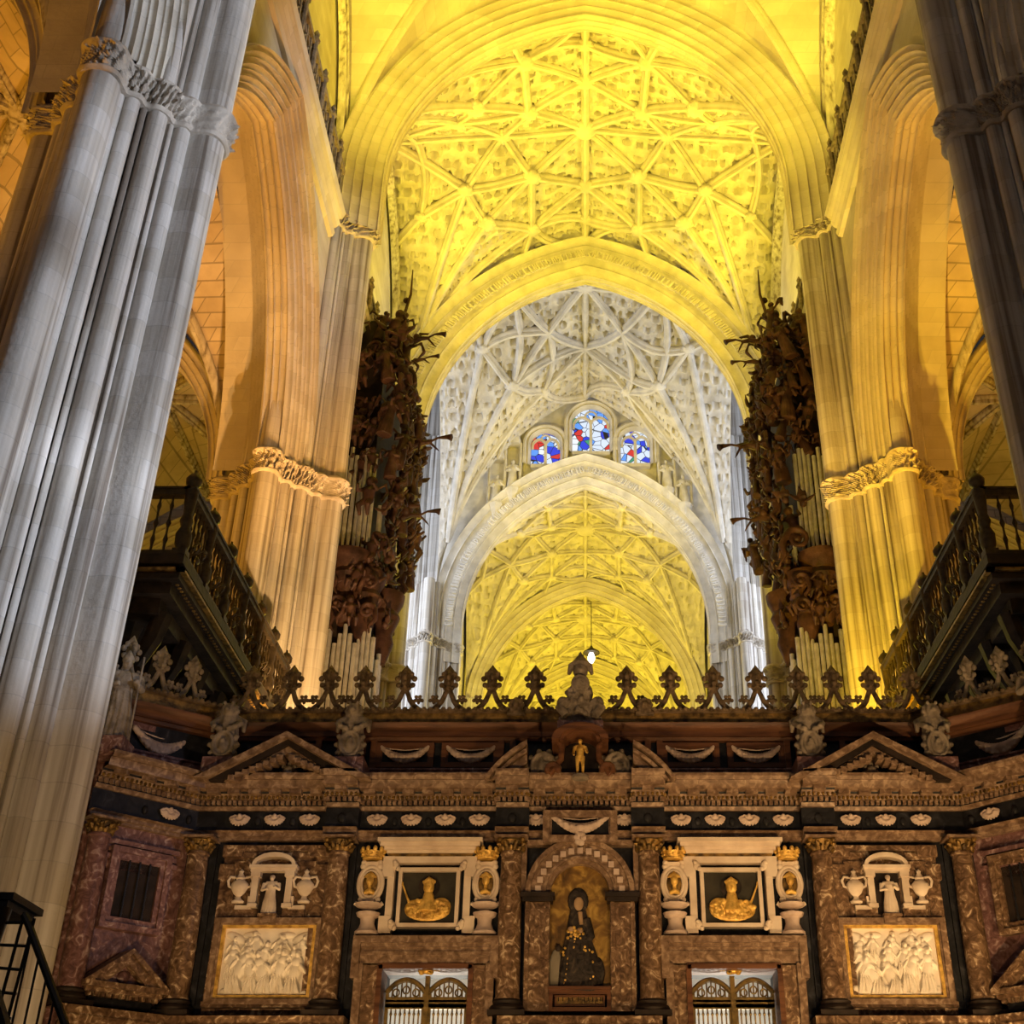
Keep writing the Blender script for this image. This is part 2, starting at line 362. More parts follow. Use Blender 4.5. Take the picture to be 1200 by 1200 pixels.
# ================================================================== STRUCTURE
PX0, PR = 9.05, 1.9
YP = [3.5, 17.3, 31.1, 44.9, 65.0]
struct('floor', MB().box(-26, 26, -20, 112, -.3, 0), FLOORM, 'grey stone slab pavement of the nave and aisles', 'floor')

def pier_profile(n=640):
    th = np.arange(n) / n * 2 * PI; dx, dy = np.cos(th), np.sin(th)
    circ = []
    for q in range(4):
        ca, sa = math.cos(q * PI / 2), math.sin(q * PI / 2)
        def ad(x, y, r): circ.append((x * ca - y * sa, x * sa + y * ca, r))
        ad(1.56, 0, .34)
        for t, cr in ((.20, .065), (.30, .15), (.40, .06), (.52, .19), (.64, .06), (.745, .15), (.84, .065)): ad(1.66 * (1 - t) - .05, 1.66 * t - .05 + .0, cr) if t < .5 else ad(1.66 * (1 - t) - .05, 1.66 * t - .05, cr)
    r = 1.36 / (np.abs(dx) + np.abs(dy))
    for cx, cy, cr in circ:
        bq = dx * cx + dy * cy; dsc = bq * bq - (cx * cx + cy * cy - cr * cr)
        rr = np.where(dsc > 0, bq + np.sqrt(np.maximum(dsc, 0)), 0); r = np.maximum(r, rr)
    return th, r
TH, RR = pier_profile()
TH2, RR2 = pier_profile(720)
RBAND = np.array([max(RR2[(i + k) % 720] for k in range(-5, 6)) for i in range(720)])
RBAND = sum(np.roll(RBAND, k) for k in range(-4, 5)) / 9
def ring_mesh(th, rows):   # rows: list of (radius array, z array/float)
    A = np.array([[(r[i] * math.cos(th[i]), r[i] * math.sin(th[i]), (z if np.isscalar(z) else z[i])) for i in range(len(th))] for r, z in rows])
    return MB().grid(A, closed_u=True)
shaft_mb = ring_mesh(TH, [(RR * 1.12, 0), (RR * 1.12, .9), (RR * 1.04, 1.15), (RR, 1.3), (RR, 20.1), (RR, 31.0), (RR * .93, 31.2), (RR * .93, 34.5)])
def band_mb(h, carve, amp):
    rows = []; n = 34
    for j in range(n + 1):
        t = j / n
        prof = .01 + .11 * math.exp(-((t - .88) / .10) ** 2) + .07 * math.exp(-((t - .08) / .07) ** 2) + .05 * t
        leaf = 0
        if .12 < t < .82:
            leaf = amp * np.maximum(0, np.sin(TH2 * 44 + 3 * math.sin(t * 9))) * abs(math.sin(t * PI * 3.2)) * carve + amp * .7 * np.sin(TH2 * 97 + t * 31) * np.sin(t * 40 + TH2 * 13) * carve
        rows.append((RBAND + prof + leaf, t * h))
    rows = [(RR2 * .98, 0.0)] + rows + [(RR2 * .98, h)]
    return ring_mesh(TH2, rows)
carve = .35 + .65 * (np.abs(np.sin(2 * TH2 + .5)) > .45)
low_mesh = band_mb(.78, carve, .11); up_mesh = band_mb(.6, np.ones(720), .10)
sh_me = bpy.data.meshes.new('shaft'); sh_me.from_pydata(shaft_mb.v, [], shaft_mb.f)
lo_me = bpy.data.meshes.new('capital_band'); lo_me.from_pydata(low_mesh.v, [], low_mesh.f)
up_me = bpy.data.meshes.new('upper_capital'); up_me.from_pydata(up_mesh.v, [], up_mesh.f)
WHERE = {1: ('nearest the camera, before the {} end of the screen', ), 2: ('behind the {} gallery railing',),
         3: ('just beyond the {} organ case',), 4: ('far away at the {} foot of the grey arch',)}
for i in (1, 2, 3, 4):
    for s in (-1, 1):
        side = 'left' if s < 0 else 'right'
        tone = {1: {-1: 'pale bluish', 1: 'brownish grey'}, 2: {-1: 'orange lit', 1: 'golden lit'}, 3: {-1: 'grey', 1: 'grey'}, 4: {-1: 'blue grey', 1: 'blue grey'}}[i][s]
        t = thing('clustered_pier', f'{tone} clustered stone pier ' + WHERE[i][0].format(side), 'pier', (s * PX0, YP[i], 0), 'clustered stone piers of the nave', rz=0.0 if s < 0 else PI)
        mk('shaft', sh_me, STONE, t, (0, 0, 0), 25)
        mk('capital_band', lo_me, BAND, t, (0, 0, 20.15), 30)
        mk('upper_capital', up_me, BAND, t, (0, 0, 30.35), 30)

# ---- nave arcade walls with their arches
tn = 0
def trim(mb, m, label, cat='arch', sharp=30):
    global tn; tn += 1
    return struct(f'trim_{tn}', mb, m, label, cat, sharp)
def arcade(s, ya, yb, name, lab):
    cy = (ya + yb) / 2; w = (yb - ya) / 2 - 1.72; zs, rise = 20.9, 7.7
    mb = MB(); ys = []; nmax = 1.0
    pr = arc_prof(w, rise, nmax, 24)
    outl = [(cy - a, zs + z) for a, z in pr] + [(cy + a, zs + z) for a, z in pr[::-1][1:]]
    xi, xo = s * 8.35, s * 10.9
    ztop = 30.2
    for (y0, z0), (y1, z1) in zip(outl[:-1], outl[1:]):
        for x in (xi, xo): mb.add([(x, y0, z0), (x, y1, z1), (x, y1, ztop), (x, y0, ztop)], [(0, 1, 2, 3)])
        mb.add([(xi, y0, z0), (xi, y1, z1), (xo, y1, z1), (xo, y0, z0)], [(0, 1, 2, 3)])
        mb.add([(xi, y0, ztop), (xi, y1, ztop), (xo, y1, ztop), (xo, y0, ztop)], [(0, 1, 2, 3)])
    for y0, y1 in ((ya + 1.3, outl[0][0]), (outl[-1][0], yb - 1.3)):
        if y1 > y0: mb.box(xi, xo, y0, y1, zs, ztop)
    # upper clerestory wall
    mb.box(s * 8.72, s * 9.9, ya + .05, yb - .05, ztop, 43.8)
    wl = struct(name, mb, VSTONE, lab, 'wall')
    am = MB(); sweep_arch(am, 'x', s * PX0, cy, w, zs, rise, arch_mould(nmax, .95, .30, 7, .13), 0.0, 26)
    trim(am, VSTONE, f'deeply moulded pointed arch in the {lab}')
    co = MB()
    prof = [(8.4, 29.55), (8.22, 29.6), (8.15, 29.75), (8.28, 29.9), (8.12, 30.0), (8.02, 30.15), (8.12, 30.3), (7.95, 30.42), (7.88, 30.6), (7.95, 30.75), (8.4, 30.78)]
    A = np.array([[(s * x, y, z) for x, z in prof] for y in (ya + 1.2, yb - 1.2)]); co.grid(A)
    trim(co, VSTONE, f'moulded orange cornice along the top of the {lab}', 'cornice')
    # pierced gallery balustrade above the cornice
    g = thing('triforium_balustrade', f'pierced stone balustrade on top of the {lab}', 'balustrade', (s * 8.1, cy, 30.78), 'triforium balustrades high on the nave walls')
    r = MB().box(s * 8.02, s * 8.22, ya + 1.5, yb - 1.5, 30.78, 30.92).box(s * 8.0, s * 8.24, ya + 1.5, yb - 1.5, 32.05, 32.22)
    k = 0; n = int((yb - ya - 3) / .46)
    for j in range(n):
        y = ya + 1.5 + (j + .5) * (yb - ya - 3) / n
        r.box(s * 8.06, s * 8.18, y - .05, y + .05, 30.9, 32.1)
        for q in (-1, 1):
            r.tube([(s * 8.12, y, 31.05), (s * 8.12, y + q * .2, 31.35), (s * 8.12, y, 31.65), (s * 8.12, y + q * .2, 31.95)], .045, 5)
    obj('tracery_panel', r, GREYST, g)
    for j in range(0, n, 3):
        y = ya + 1.5 + j * (yb - ya - 3) / n
        obj('pinnacle', MB().lathe([(.09, 30.9), (.09, 32.2), (.14, 32.25), (.06, 32.45), (.1, 32.55), (.01, 32.75)], (s * 8.02, y, 0), 8), GREYST, g)
    return wl
for s, nm in ((-1, 'left'), (1, 'right')):
    arcade(s, YP[0], YP[1], f'wall_{nm}', f'{nm} nave wall in front of the near pier')
    arcade(s, YP[1], YP[2], f'wall_{nm}_gallery', f'{nm} nave wall above the choir gallery')
    arcade(s, YP[2], YP[3], f'wall_{nm}_organ', f'{nm} nave wall behind the organ case')
    # wall ribs and shafts of the clerestory
    for i in (1, 2):
        am = MB(); cy = (YP[i] + YP[i + 1]) / 2
        sweep_arch(am, 'x', s * 8.68, cy, 5.9, 33.0, 8.2, rolls((.9, .0), (0, -s * -.0 - .28), 3, .1) if False else [(.9, .05), (.75, -s * .25), (.6, -s * .12), (.42, -s * .34), (.25, -s * .14), (.08, -s * .3), (0, .05)], 2.2, 22)
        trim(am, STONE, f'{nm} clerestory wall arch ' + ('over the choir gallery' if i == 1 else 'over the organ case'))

# ---- transverse arches
def tarch(y, w, zs, rise, nmax, dmax, soff, K, lab, m=VSTONE, stilt=2.4, frieze=None):
    am = MB(); sweep_arch(am, 'y', y, 0, w, zs, rise, arch_mould(nmax, dmax, soff, K, .09), stilt, 40)
    o = trim(am, m, lab)
    if frieze:
        n0, n1, d0, seed = frieze; fb = MB(); rg = random.Random(seed)
        c = (rise * rise - w * w) / (2 * w); R = w + c; ph = math.acos(c / (R + n0))
        for s in (-1, 1):
            t = -.03
            while t < ph - .01:
                dt = rg.choice((.008, .012, .016)); nn = rg.uniform(n0, n0 + (n1 - n0) * .3)
                def pt(tt, n): return (s * ((R + n) * math.cos(tt) - c), zs + (R + n) * math.sin(tt))
                kind = rg.randrange(4)
                strokes = [[(0, 0), (0, 1)]]
                if kind == 0: strokes += [[(0, 1), (1, 1)], [(1, 1), (1, 0)]]
                elif kind == 1: strokes += [[(0, .5), (1, .5)], [(1, 0), (1, 1)]]
                elif kind == 2: strokes += [[(0, 0), (1, 0)], [(0, 1), (1, 1)]]
                else: strokes += [[(0, 1), (1, .5)], [(1, .5), (0, 0)]]
                for st in strokes:
                    p = [pt(t + a * dt, n0 + b * (n1 - n0)) for a, b in st]
                    fb.tube([(p[0][0], y - d0, p[0][1]), (p[1][0], y - d0, p[1][1])], .055, 4)
                t += dt + .012
        f = obj('carved_frieze', fb, m, o, sharp=30)
        tag(f, 'raised ornament band running round the arch')
    return o
tarch(YP[2], 7.0, 33.1, 8.6, 1.5, 1.05, .35, 5, 'bright yellow transverse arch above the first pair of upper capitals')
tarch(YP[3], 7.2, 31.5, 9.4, 1.7, 1.1, .3, 4, 'yellow transverse arch with a carved band framing the grey crossing vault', CSTONE, frieze=(.55, .95, 1.0, 3))
tarch(YP[4], 7.2, 32.1, 9.6, 1.7, 1.1, .3, 4, 'grey carved transverse arch below the stained glass windows', CSTONE, frieze=(.45, .85, 1.02, 5))
tarch(79, 7.2, 32.1, 9.2, 1.0, .8, .3, 3, 'second yellow arch in the chancel beyond the crossing')
tarch(93, 7.2, 32.1, 9.2, 1.0, .8, .3, 3, 'third and farthest yellow arch in the chancel')
# panels between the frieze boxes: smooth fascia carrying the band
# ---- vaults
def ceiling(name, V, nx, ny, m, lab, ribs=(), bosses=(), cell=0, depth=.12, rr=.2, ribm=None, bossr=.34):
    o = struct(name, web(MB(), V, nx, ny, cell, depth), m, lab, 'vault', 60)
    for pts, cv in ribs: obj('rib', rib(V, pts, rr, .1, 12, cv), ribm or m, o, sharp=50)
    for bx, by, br in bosses:
        z = float(vault_h(np.array(bx), np.array(by), V)) - .22
        mb = MB().ell((bx, by, z), (br, br, br * .7), 14, 8)
        for k in range(8): mb.ell((bx + br * .8 * math.cos(k * PI / 4), by + br * .8 * math.sin(k * PI / 4), z - .06), br * .3, 6, 5)
        obj('boss', mb, ribm or m, o, sharp=50)
    return o
def sym(pts):
    out = []
    for sx in (1, -1):
        for sy in (1, -1): out.append([(x * sx, y * sy) for x, y in pts])
    uniq = []; seen = set()
    for p in out:
        k = tuple(sorted(map(tuple, ((round(a, 3) + 0.0, round(b, 3) + 0.0) for a, b in p))))
        if k not in seen: seen.add(k); uniq.append((p, sx))
    return [u[0] for u in uniq]
def net(V, lines, nodes):
    R = [];
    for pts, cv in lines:
        for p in sym(pts):
            R.append(([(V['cx'] + x * V['W'], V['cy'] + y * V['L']) for x, y in p], cv))
    B = []
    for x, y, r in nodes:
        for p in sym([(x, y), (x, y)]): B.append((V['cx'] + p[0][0] * V['W'], V['cy'] + p[0][1] * V['L'], r))
    return R, B
V1 = dict(cx=0, cy=24.2, W=8.7, L=6.6, zs=32.6, rx=10.6, ry=10.6, k=.5)
Rb, Bs = net(V1, [([(1, 1), (.5, .5), (0, 0)], 0), ([(0, 0), (0, 1)], 0), ([(0, 0), (1, 0)], 0)], [(0, 0, .5)])
c1 = ceiling('ceiling', V1, 70, 70, VSTONE, 'plain bright yellow ribbed vault nearest the camera at the top of the picture', Rb, Bs, 0, rr=.34)
for s in (-1, 1):
    x, y = s * 3.2, 29.3; z = float(vault_h(np.array(x), np.array(y), V1)) - .03
    tb = MB()
    for rad in (.42, .26): tb.tube([(x + rad * math.cos(k * PI / 10), y - .05, z - .25 + rad * math.sin(k * PI / 10)) for k in range(21)], .045, 6)
    tb.ell((x, y - .05, z - .25), (.12, .12, .12))
    obj('round_ornament', tb, VSTONE, c1)
V2 = dict(cx=0, cy=38.0, W=8.6, L=6.6, zs=32.5, rx=10.4, ry=10.4, k=1.2, dome=.5)
LN2 = [([(.90, .97), (.52, .50), (.28, .28), (0, 0)], 0), ([(0, 0), (0, .45), (0, 1)], 0), ([(0, 0), (.5, 0), (1, 0)], 0),
       ([(.90, .97), (.29, .72), (0, .45)], 0), ([(.90, .97), (.62, .30), (.42, 0)], 0), ([(0, .45), (.28, .28), (.42, 0)], 0),
       ([(.29, .72), (0, 1)], .4), ([(.52, .50), (.29, .72)], 0), ([(.52, .50), (.62, .30)], 0), ([(.62, .30), (1, 0)], 0),
       ([(.28, .28), (.29, .72)], 0), ([(.28, .28), (.62, .30)], 0), ([(.29, .72), (.36, 1)], 0), ([(0, .75), (.29, .72)], .25), ([(.62, .30), (.86, .42)], 0), ([(.86, .42), (1, .55)], 0), ([(.86, .42), (.86, 0)], .3)]
Rb, Bs = net(V2, LN2, [(0, 0, .55), (0, .45, .4), (.28, .28, .42), (.42, 0, .4), (.52, .5, .42), (.29, .72, .4), (.62, .3, .38), (0, .75, .32), (.86, .42, .3)])
ceiling('ceiling_star', V2, 250, 250, CSTONE, 'golden star vault densely carved and ribbed, between the two yellow arches', Rb, Bs, .56, .30, rr=.30)
V3 = dict(cx=0, cy=55.0, W=8.7, L=9.2, zs=33.2, rx=15.0, ry=15.4, k=2.0, dome=.6)
LN3 = [([(.94, .97), (.5, .5), (0, 0)], 0), ([(0, 0), (0, .5), (0, 1)], 0), ([(0, 0), (.5, 0), (1, 0)], 0),
       ([(.94, .97), (.30, .70), (0, .5)], 0), ([(.94, .97), (.70, .30), (.5, 0)], 0), ([(0, .5), (.5, 0)], 0), ([(.5, .5), (.3, .7)], 0), ([(.5, .5), (.7, .3)], 0),
       ([(.3, .7), (0, 1)], .5), ([(.7, .3), (1, 0)], .5), ([(.3, .7), (.25, .25)], .4), ([(.7, .3), (.25, .25)], -.4), ([(.5, .5), (.5, 0)], .5), ([(.5, .5), (0, .5)], -.5), ([(.3, .7), (.62, .95)], .5)]
Rb, Bs = net(V3, LN3, [(0, 0, .6), (0, .5, .45), (.5, 0, .45), (.5, .5, .45), (.3, .7, .42), (.7, .3, .42)])
ceiling('ceiling_crossing', V3, 230, 230, CSTONE, 'blue grey star vault over the crossing, carved all over', Rb, Bs, .72, .36, rr=.36)
for i, (ya, yb) in enumerate(((65.6, 78.4), (79.6, 92.4), (93.6, 106.4))):
    V = dict(cx=0, cy=(ya + yb) / 2, W=8.2, L=(yb - ya) / 2 + .2, zs=32.2, rx=10.3, ry=10.0, k=1.2, dome=.3)
    Rb, Bs = net(V, LN2, [(0, 0, .7), (.28, .28, .4), (.52, .5, .4), (.29, .72, .35)])
    ceiling(f'ceiling_chancel_{i + 1}', V, 150, 150, CSTONE, ['yellow carved vault just beyond the grey arch', 'middle yellow vault of the chancel', 'farthest yellow vault of the chancel'][i], Rb, Bs, .7, .26, rr=.26)
for s, nm in ((-1, 'left'), (1, 'right')):
    ch = MB().box(s * 8.4, s * 9.4, 67, 107.5, 0, 44)
    for y in (79, 93): ch.lathe([(1.1, 0), (1.1, 33)], (s * 8.4, y, 0), 20)
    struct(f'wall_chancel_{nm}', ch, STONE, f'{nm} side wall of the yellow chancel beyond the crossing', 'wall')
struct('wall_end', MB().box(-9.5, 9.5, 107, 108, 0, 44), CSTONE, 'yellow end wall closing the chancel under the farthest vault', 'wall')

# ---- wall above the crossing's far arch with its three windows
yw = 65.0
def lunette():
    mb = MB(); n = 60; xs = np.linspace(-8.6, 8.6, n + 1)
    c = (9.6 ** 2 - 7.2 ** 2) / 14.4; R = 7.2 + c + 1.2
    def low(x):
        q = R * R - (abs(x) + c) ** 2
        return 32.1 + math.sqrt(q) if q > 0 else 31.0
    for a, b in zip(xs[:-1], xs[1:]):
        for y in (yw - .35, yw + .6):
            mb.add([(a, y, low(a)), (b, y, low(b)), (b, y, 50), (a, y, 50)], [(0, 1, 2, 3)])
    return mb
struct('wall_crossing', lunette(), CSTONE, 'yellow lit lunette wall above the grey carved arch, pierced by three windows', 'wall')
def gothic_win(k, u, v0, v1, wpx, seedv, lab):
    xc = P(u, (v0 + v1) / 2, yw - .5)[0] + .02; z0 = P(PU, v1, yw - .5)[1]; z1 = P(PU, v0, yw - .5)[1]; hw = wpx / 2 / FPX * (yw * .83 + 43 * .53)
    zs = z1 - hw * 1.05
    out = MB(); sweep_arch(out, 'y', yw - .35, xc, hw + .12, zs, hw * 1.15, [(.5, .05), (.48, -.5), (.36, -.55), (.24, -.35), (.16, -.45), (.0, -.2), (0, .1)], zs - z0, 16)
    o = struct(f'window_{k}', out, CSTONE, lab, 'window')
    poly = [(xc + s, zs + z) for s, z in arc_prof(hw + .1, hw * 1.15, 0, 14)] + [(xc - s, zs + z) for s, z in arc_prof(hw + .1, hw * 1.15, 0, 14)[::-1][1:]]
    poly = [(xc + hw + .1, z0)] + poly + [(xc - hw - .1, z0)]
    obj('stained_glass', MB().prism(poly, yw - .42, yw - .38), glass(f'stained_glass_{k}', seedv), o)
    tr = MB().box(xc - .09, xc + .09, yw - .6, yw - .4, z0, zs + hw * .2).box(xc - hw - .1, xc + hw + .1, yw - .75, yw - .3, z0 - .25, z0)
    for s in (-1, 1): sweep_arch(tr, 'y', yw - .5, xc + s * hw / 2, hw / 2 - .05, zs - hw * .1, hw * .55, [(.14, .08), (.14, -.08), (0, -.08), (0, .08)], .3, 8)
    rd = hw * .33
    tr.tube([(xc + rd * math.cos(t * PI / 8), yw - .5, zs + hw * .62 + rd * math.sin(t * PI / 8)) for t in range(17)], .07, 6)
    obj('tracery', tr, CSTONE, o)
    return o
gothic_win(1, 692, 481, 531, 40, 3.0, 'tall middle stained glass window of blue and white panes')
gothic_win(2, 639, 509, 546, 30, 9.0, 'small stained glass window left of the tall middle window')
gothic_win(3, 744, 506, 545, 30, 17.0, 'small stained glass window right of the tall middle window')
# canopied niches with statues beside the windows
def robed(h, mitre=0, arms=1, seed=0):
    m = MB(); q = h
    m.tube([(0, 0, 0), (0, 0, .3 * q), (0, -.005 * q, .58 * q), (0, 0, .72 * q), (0, 0, .82 * q)], [.155 * q, .14 * q, .105 * q, .12 * q, .07 * q], 14, .8)
    rg = random.Random(seed)
    for k in range(9):
        t = PI * (1.0 + k / 8); m.tube([(.15 * q * math.cos(t), .12 * q * math.sin(t), 0), (.13 * q * math.cos(t + .1), .11 * q * math.sin(t), .3 * q), (.09 * q * math.cos(t + rg.uniform(-.3, .3)), .09 * q * math.sin(t), .56 * q)], [.025 * q, .02 * q, .012 * q], 6)
    m.tube([(-.12 * q, 0, .78 * q), (.12 * q, 0, .78 * q)], .055 * q, 8)
    m.tube([(0, 0, .8 * q), (0, -.01 * q, .88 * q)], .035 * q, 8)
    m.ell((0, -.015 * q, .915 * q), (.052 * q, .06 * q, .07 * q)); m.ell((0, -.075 * q, .905 * q), (.012 * q, .016 * q, .018 * q), 6, 5)
    if arms:
        m.tube([(-.15 * q, 0, .78 * q), (-.18 * q, -.04 * q, .6 * q), (-.06 * q, -.15 * q, .62 * q)], [.05 * q, .045 * q, .03 * q], 8)
        m.tube([(.15 * q, 0, .78 * q), (.18 * q, -.05 * q, .62 * q), (.08 * q, -.15 * q, .68 * q)], [.05 * q, .045 * q, .03 * q], 8)
    if mitre: m.tube([(0, 0, .95 * q), (0, 0, 1.0 * q), (0, 0, 1.09 * q)], [.06 * q, .062 * q, .01 * q], 8)
    else: m.ell((0, .012 * q, .94 * q), (.06 * q, .065 * q, .06 * q))
    return m
far_statue = sculpt(robed(2.2, 0, 1, 3), .05, 1, 'statue')
nk = 0
for s, us in ((-1, (600, 581)), (1, (782, 802))):
    for j, u in enumerate(us):
        v = 545 + 18 * j; xc, z0 = P(u, v + 30, yw - .8); z1 = P(u, v - 32, yw - .8)[1]
        t = thing('canopied_niche', ['stone canopied niche beside the small {} window', 'outer lower canopied niche beyond the small {} window'][j].format('left' if s < 0 else 'right'), 'niche', (xc, yw - .35, z0), 'niches flanking the far windows')
        obj('canopy', MB().lathe([(.45, z1 - .5), (.5, z1 - .3), (.4, z1 + .1), (.3, z1 + .7), (.14, z1 + 1.3), (.02, z1 + 1.9)], (xc, yw - .7, 0), 8), CSTONE, t)
        obj('bracket', MB().lathe([(.08, z0 - .9), (.3, z0 - .5), (.5, z0), (.5, z0 + .12)], (xc, yw - .7, 0), 8), CSTONE, t)
        for q in (-1, 1): obj('colonnette', MB().lathe([(.09, z0), (.09, z1 - .4)], (xc + q * .48, yw - .75, 0), 8), CSTONE, t)
        o = mk('statue', far_statue, CSTONE, None, (xc, yw - .7, z0 + .12), 50)
        tag(o, ['robed stone statue in the niche beside the small {} window', 'robed stone statue in the outer niche beyond the small {} window'][j].format('left' if s < 0 else 'right'), 'statue', 'statues in the niches by the far windows')

# ---- aisles
for s, nm in ((-1, 'left'), (1, 'right')):
    for i in (0, 1, 2):
        V = dict(cx=s * 16.0, cy=(YP[i] + YP[i + 1]) / 2, W=5.15, L=6.7, zs=21.2, rx=7.6, ry=7.6, k=.3, dome=.3)
        Rb, Bs = net(V, [([(.97, .97), (.5, .5), (0, 0)], 0), ([(0, 0), (0, 1)], 0), ([(0, 0), (1, 0)], 0)], [(0, 0, .4)])
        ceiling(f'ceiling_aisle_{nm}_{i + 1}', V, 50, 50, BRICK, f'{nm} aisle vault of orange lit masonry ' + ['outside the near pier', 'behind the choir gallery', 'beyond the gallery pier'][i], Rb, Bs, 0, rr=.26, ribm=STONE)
    for i in (1, 2, 3):
        am = MB(); sweep_arch(am, 'y', YP[i], s * 15.9, 4.7, 20.9, 6.4, arch_mould(.55, .5, .2, 3, .1), 0, 24)
        trim(am, VSTONE, f'{nm} aisle cross arch ' + ['springing from the near pier', 'springing from the gallery pier', 'springing from the pier beyond the organ'][i - 1])
    wl = MB().box(s * 21.2, s * 22.2, -2, 46, 0, 30)
    for y in YP[:4]: wl.lathe([(1.0, 0), (1.0, 21)], (s * 21.0, y, 0), 16)
    struct(f'wall_aisle_{nm}', wl, BRICK, f'outer wall of the {nm} aisle with half round shafts', 'wall')
    struct(f'wall_aisle_end_{nm}', MB().box(s * 10.4, s * 22.2, 46, 46.6, 0, 31), BRICK, f'end wall of the {nm} aisle in dim golden light', 'wall')
for s, nm in ((-1, 'left'), (1, 'right')):
    wl = MB().box(s * 9.3, s * 27, 67.4, 68, 0, 52)
    for k in range(9): wl.lathe([(.22 + .12 * (k % 3 == 0), 0), (.22 + .12 * (k % 3 == 0), 47)], (s * (9.5 + k * .42), 67.4, 0), 10)
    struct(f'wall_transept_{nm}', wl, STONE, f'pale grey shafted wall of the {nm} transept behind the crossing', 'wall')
# pale wall added behind the screen doors to give bright gaps between the bars
struct('wall_gate_backing', MB().box(-6, 6, 24.2, 24.5, 0, 7.2), PLAST, 'added pale backing wall behind the open bronze gates', 'wall')

# ================================================================== CHOIR GALLERIES
def rail_gallery(s):
    nm = 'left' if s < 0 else 'right'
    x0, y0, y1, zt, zb = s * 7.62, 20.35, 29.0, 14.05, 12.62
    t = thing('choir_gallery', f'dark carved choir gallery floor overhanging on the {nm} behind the marble screen', 'gallery', (s * 8.6, 24.6, 0), 'choir galleries')
    m = MB()
    for k, (dx, za, zc) in enumerate(((0, 12.42, 12.62), (.10, 12.24, 12.42), (.04, 12.12, 12.24), (.22, 11.9, 12.12), (.45, 11.6, 11.9))):
        m.box(x0 + s * dx - s * .12, s * 9.9, y0 - .12 + dx, y1, za, zc)
        m.box(s * 9.9, s * 12.2, y0 - .12 + dx, y0 + 2.2, za, zc)
    obj('floor_slab', m, DARK, t)
    g = MB().box(x0 - s * .17, x0 - s * .02, y0 - .17, y1, 12.26, 12.31).box(x0 - s * .17, s * 12.2, y0 - .17, y0 - .05, 12.26, 12.31)
    for k in range(60): g.ell((x0 + s * .02, y0 + .2 + k * (y1 - y0 - .3) / 60, 12.14), (.05, .05, .05), 6, 4)
    obj('gilt_moulding', g, DGOLD, t)
    wl = MB().box(s * 8.75, s * 9.3, y0 + .5, y1, 0, 11.7)
    for k in range(7):
        y = y0 + .9 + k * 1.25; wl.lathe([(.16, 2), (.16, 8), (.24, 8.3), (.13, 8.6), (.13, 11), (.3, 11.6)], (s * 8.7, y, 0), 8)
    obj('panelled_side', wl, DARK, t)
    for k in range(7):
        y = y0 + .6 + k * 1.3
        b = MB().tube([(s * 8.7, y, 10.2), (s * 8.3, y, 10.6), (s * 8.05, y, 11.2), (s * 7.95, y, 11.7)], [.1, .13, .18, .2], 7); b.ell((s * 8.32, y, 10.5), (.2, .16, .2)); b.ell((s * 8.55, y, 10.1), (.14, .12, .16))
        obj('bracket', b, DARK, t, sharp=50)
    r = thing('gallery_railing', f'dark bronze baluster railing along the {nm} choir gallery', 'railing', (x0, y0, zb), 'choir gallery railings')
    obj('top_rail', MB().box(x0 - s * .09, x0 + s * .09, y0 - .09, y1, zt - .12, zt).box(x0, s * 12, y0 - .09, y0 + .09, zt - .12, zt).box(x0 - s * .12, x0 + s * .12, y0 - .12, y1, zt, zt + .05).box(x0, s * 12, y0 - .12, y0 + .12, zt, zt + .05), BALW, r)
    obj('bottom_rail', MB().box(x0 - s * .08, x0 + s * .08, y0 - .08, y1, zb, zb + .1).box(x0, s * 12, y0 - .08, y0 + .08, zb, zb + .1), BALW, r)
    def at(x, y, first, lst, name, pm):
        if first[0] is None:
            o = obj(name, pm(), BALW, r, world=False, sharp=40); first[0] = o
        else:
            o = first[0].copy(); COL.objects.link(o)
        o.location = (x - x0, y - y0, 0); return o
    def post(): return MB().box(-.13, .13, -.13, .13, 0, .12).lathe([(.10, .1), (.15, .25), (.16, .45), (.09, .62), (.13, .75), (.09, .9), (.12, 1.2), (.14, 1.42)], (0, 0, 0), 10).lathe([(.05, 1.46), (.07, 1.5), (.15, 1.58), (.16, 1.68), (.10, 1.78), (.03, 1.84), (.02, 1.9)], (0, 0, 0), 10)
    def bal(): return MB().lathe([(.022, .08), (.03, .25), (.05, .36), (.022, .48), (.022, .62), (.055, .72), (.022, .82), (.022, 1.0), (.045, 1.1), (.022, 1.2), (.022, 1.34)], (0, 0, 0), 6)
    def scr():
        m = MB()
        for q in (-1, 1):
            m.tube([(0, q * (.34 - .26 * (1 - math.cos(k * .5)) * .5), .16 + .10 * k) for k in range(8)], .026, 5)
            m.tube([(-s * (.02 + .1 * math.sin(k * .6)), q * .16 + .13 * math.cos(k * .55) * q, .45 + .12 * math.sin(k * .55)) for k in range(12)], .022, 5)
        m.ell((-s * .03, 0, .28), (.05, .09, .08), 8, 6); return m
    pf, bf, sf = [None], [None], [None]; n = 7
    for k in range(n):
        y = y0 + k * (y1 - y0 - .1) / (n - 1); at(x0, y, pf, None, 'post', post)
        if k < n - 1:
            step = (y1 - y0 - .1) / (n - 1)
            for j in range(1, 6): at(x0, y + step * j / 6, bf, None, 'baluster', bal)
            at(x0 - s * .05, y + step * .5, sf, None, 'scroll_ornament', scr)
    for j in range(12): at(x0 + s * (.34 + j * .24), y0, bf, None, 'baluster', bal)
    for j in (1, 2): at(x0 + s * 1.75 * j, y0, pf, None, 'post', post)
for s in (-1, 1): rail_gallery(s)

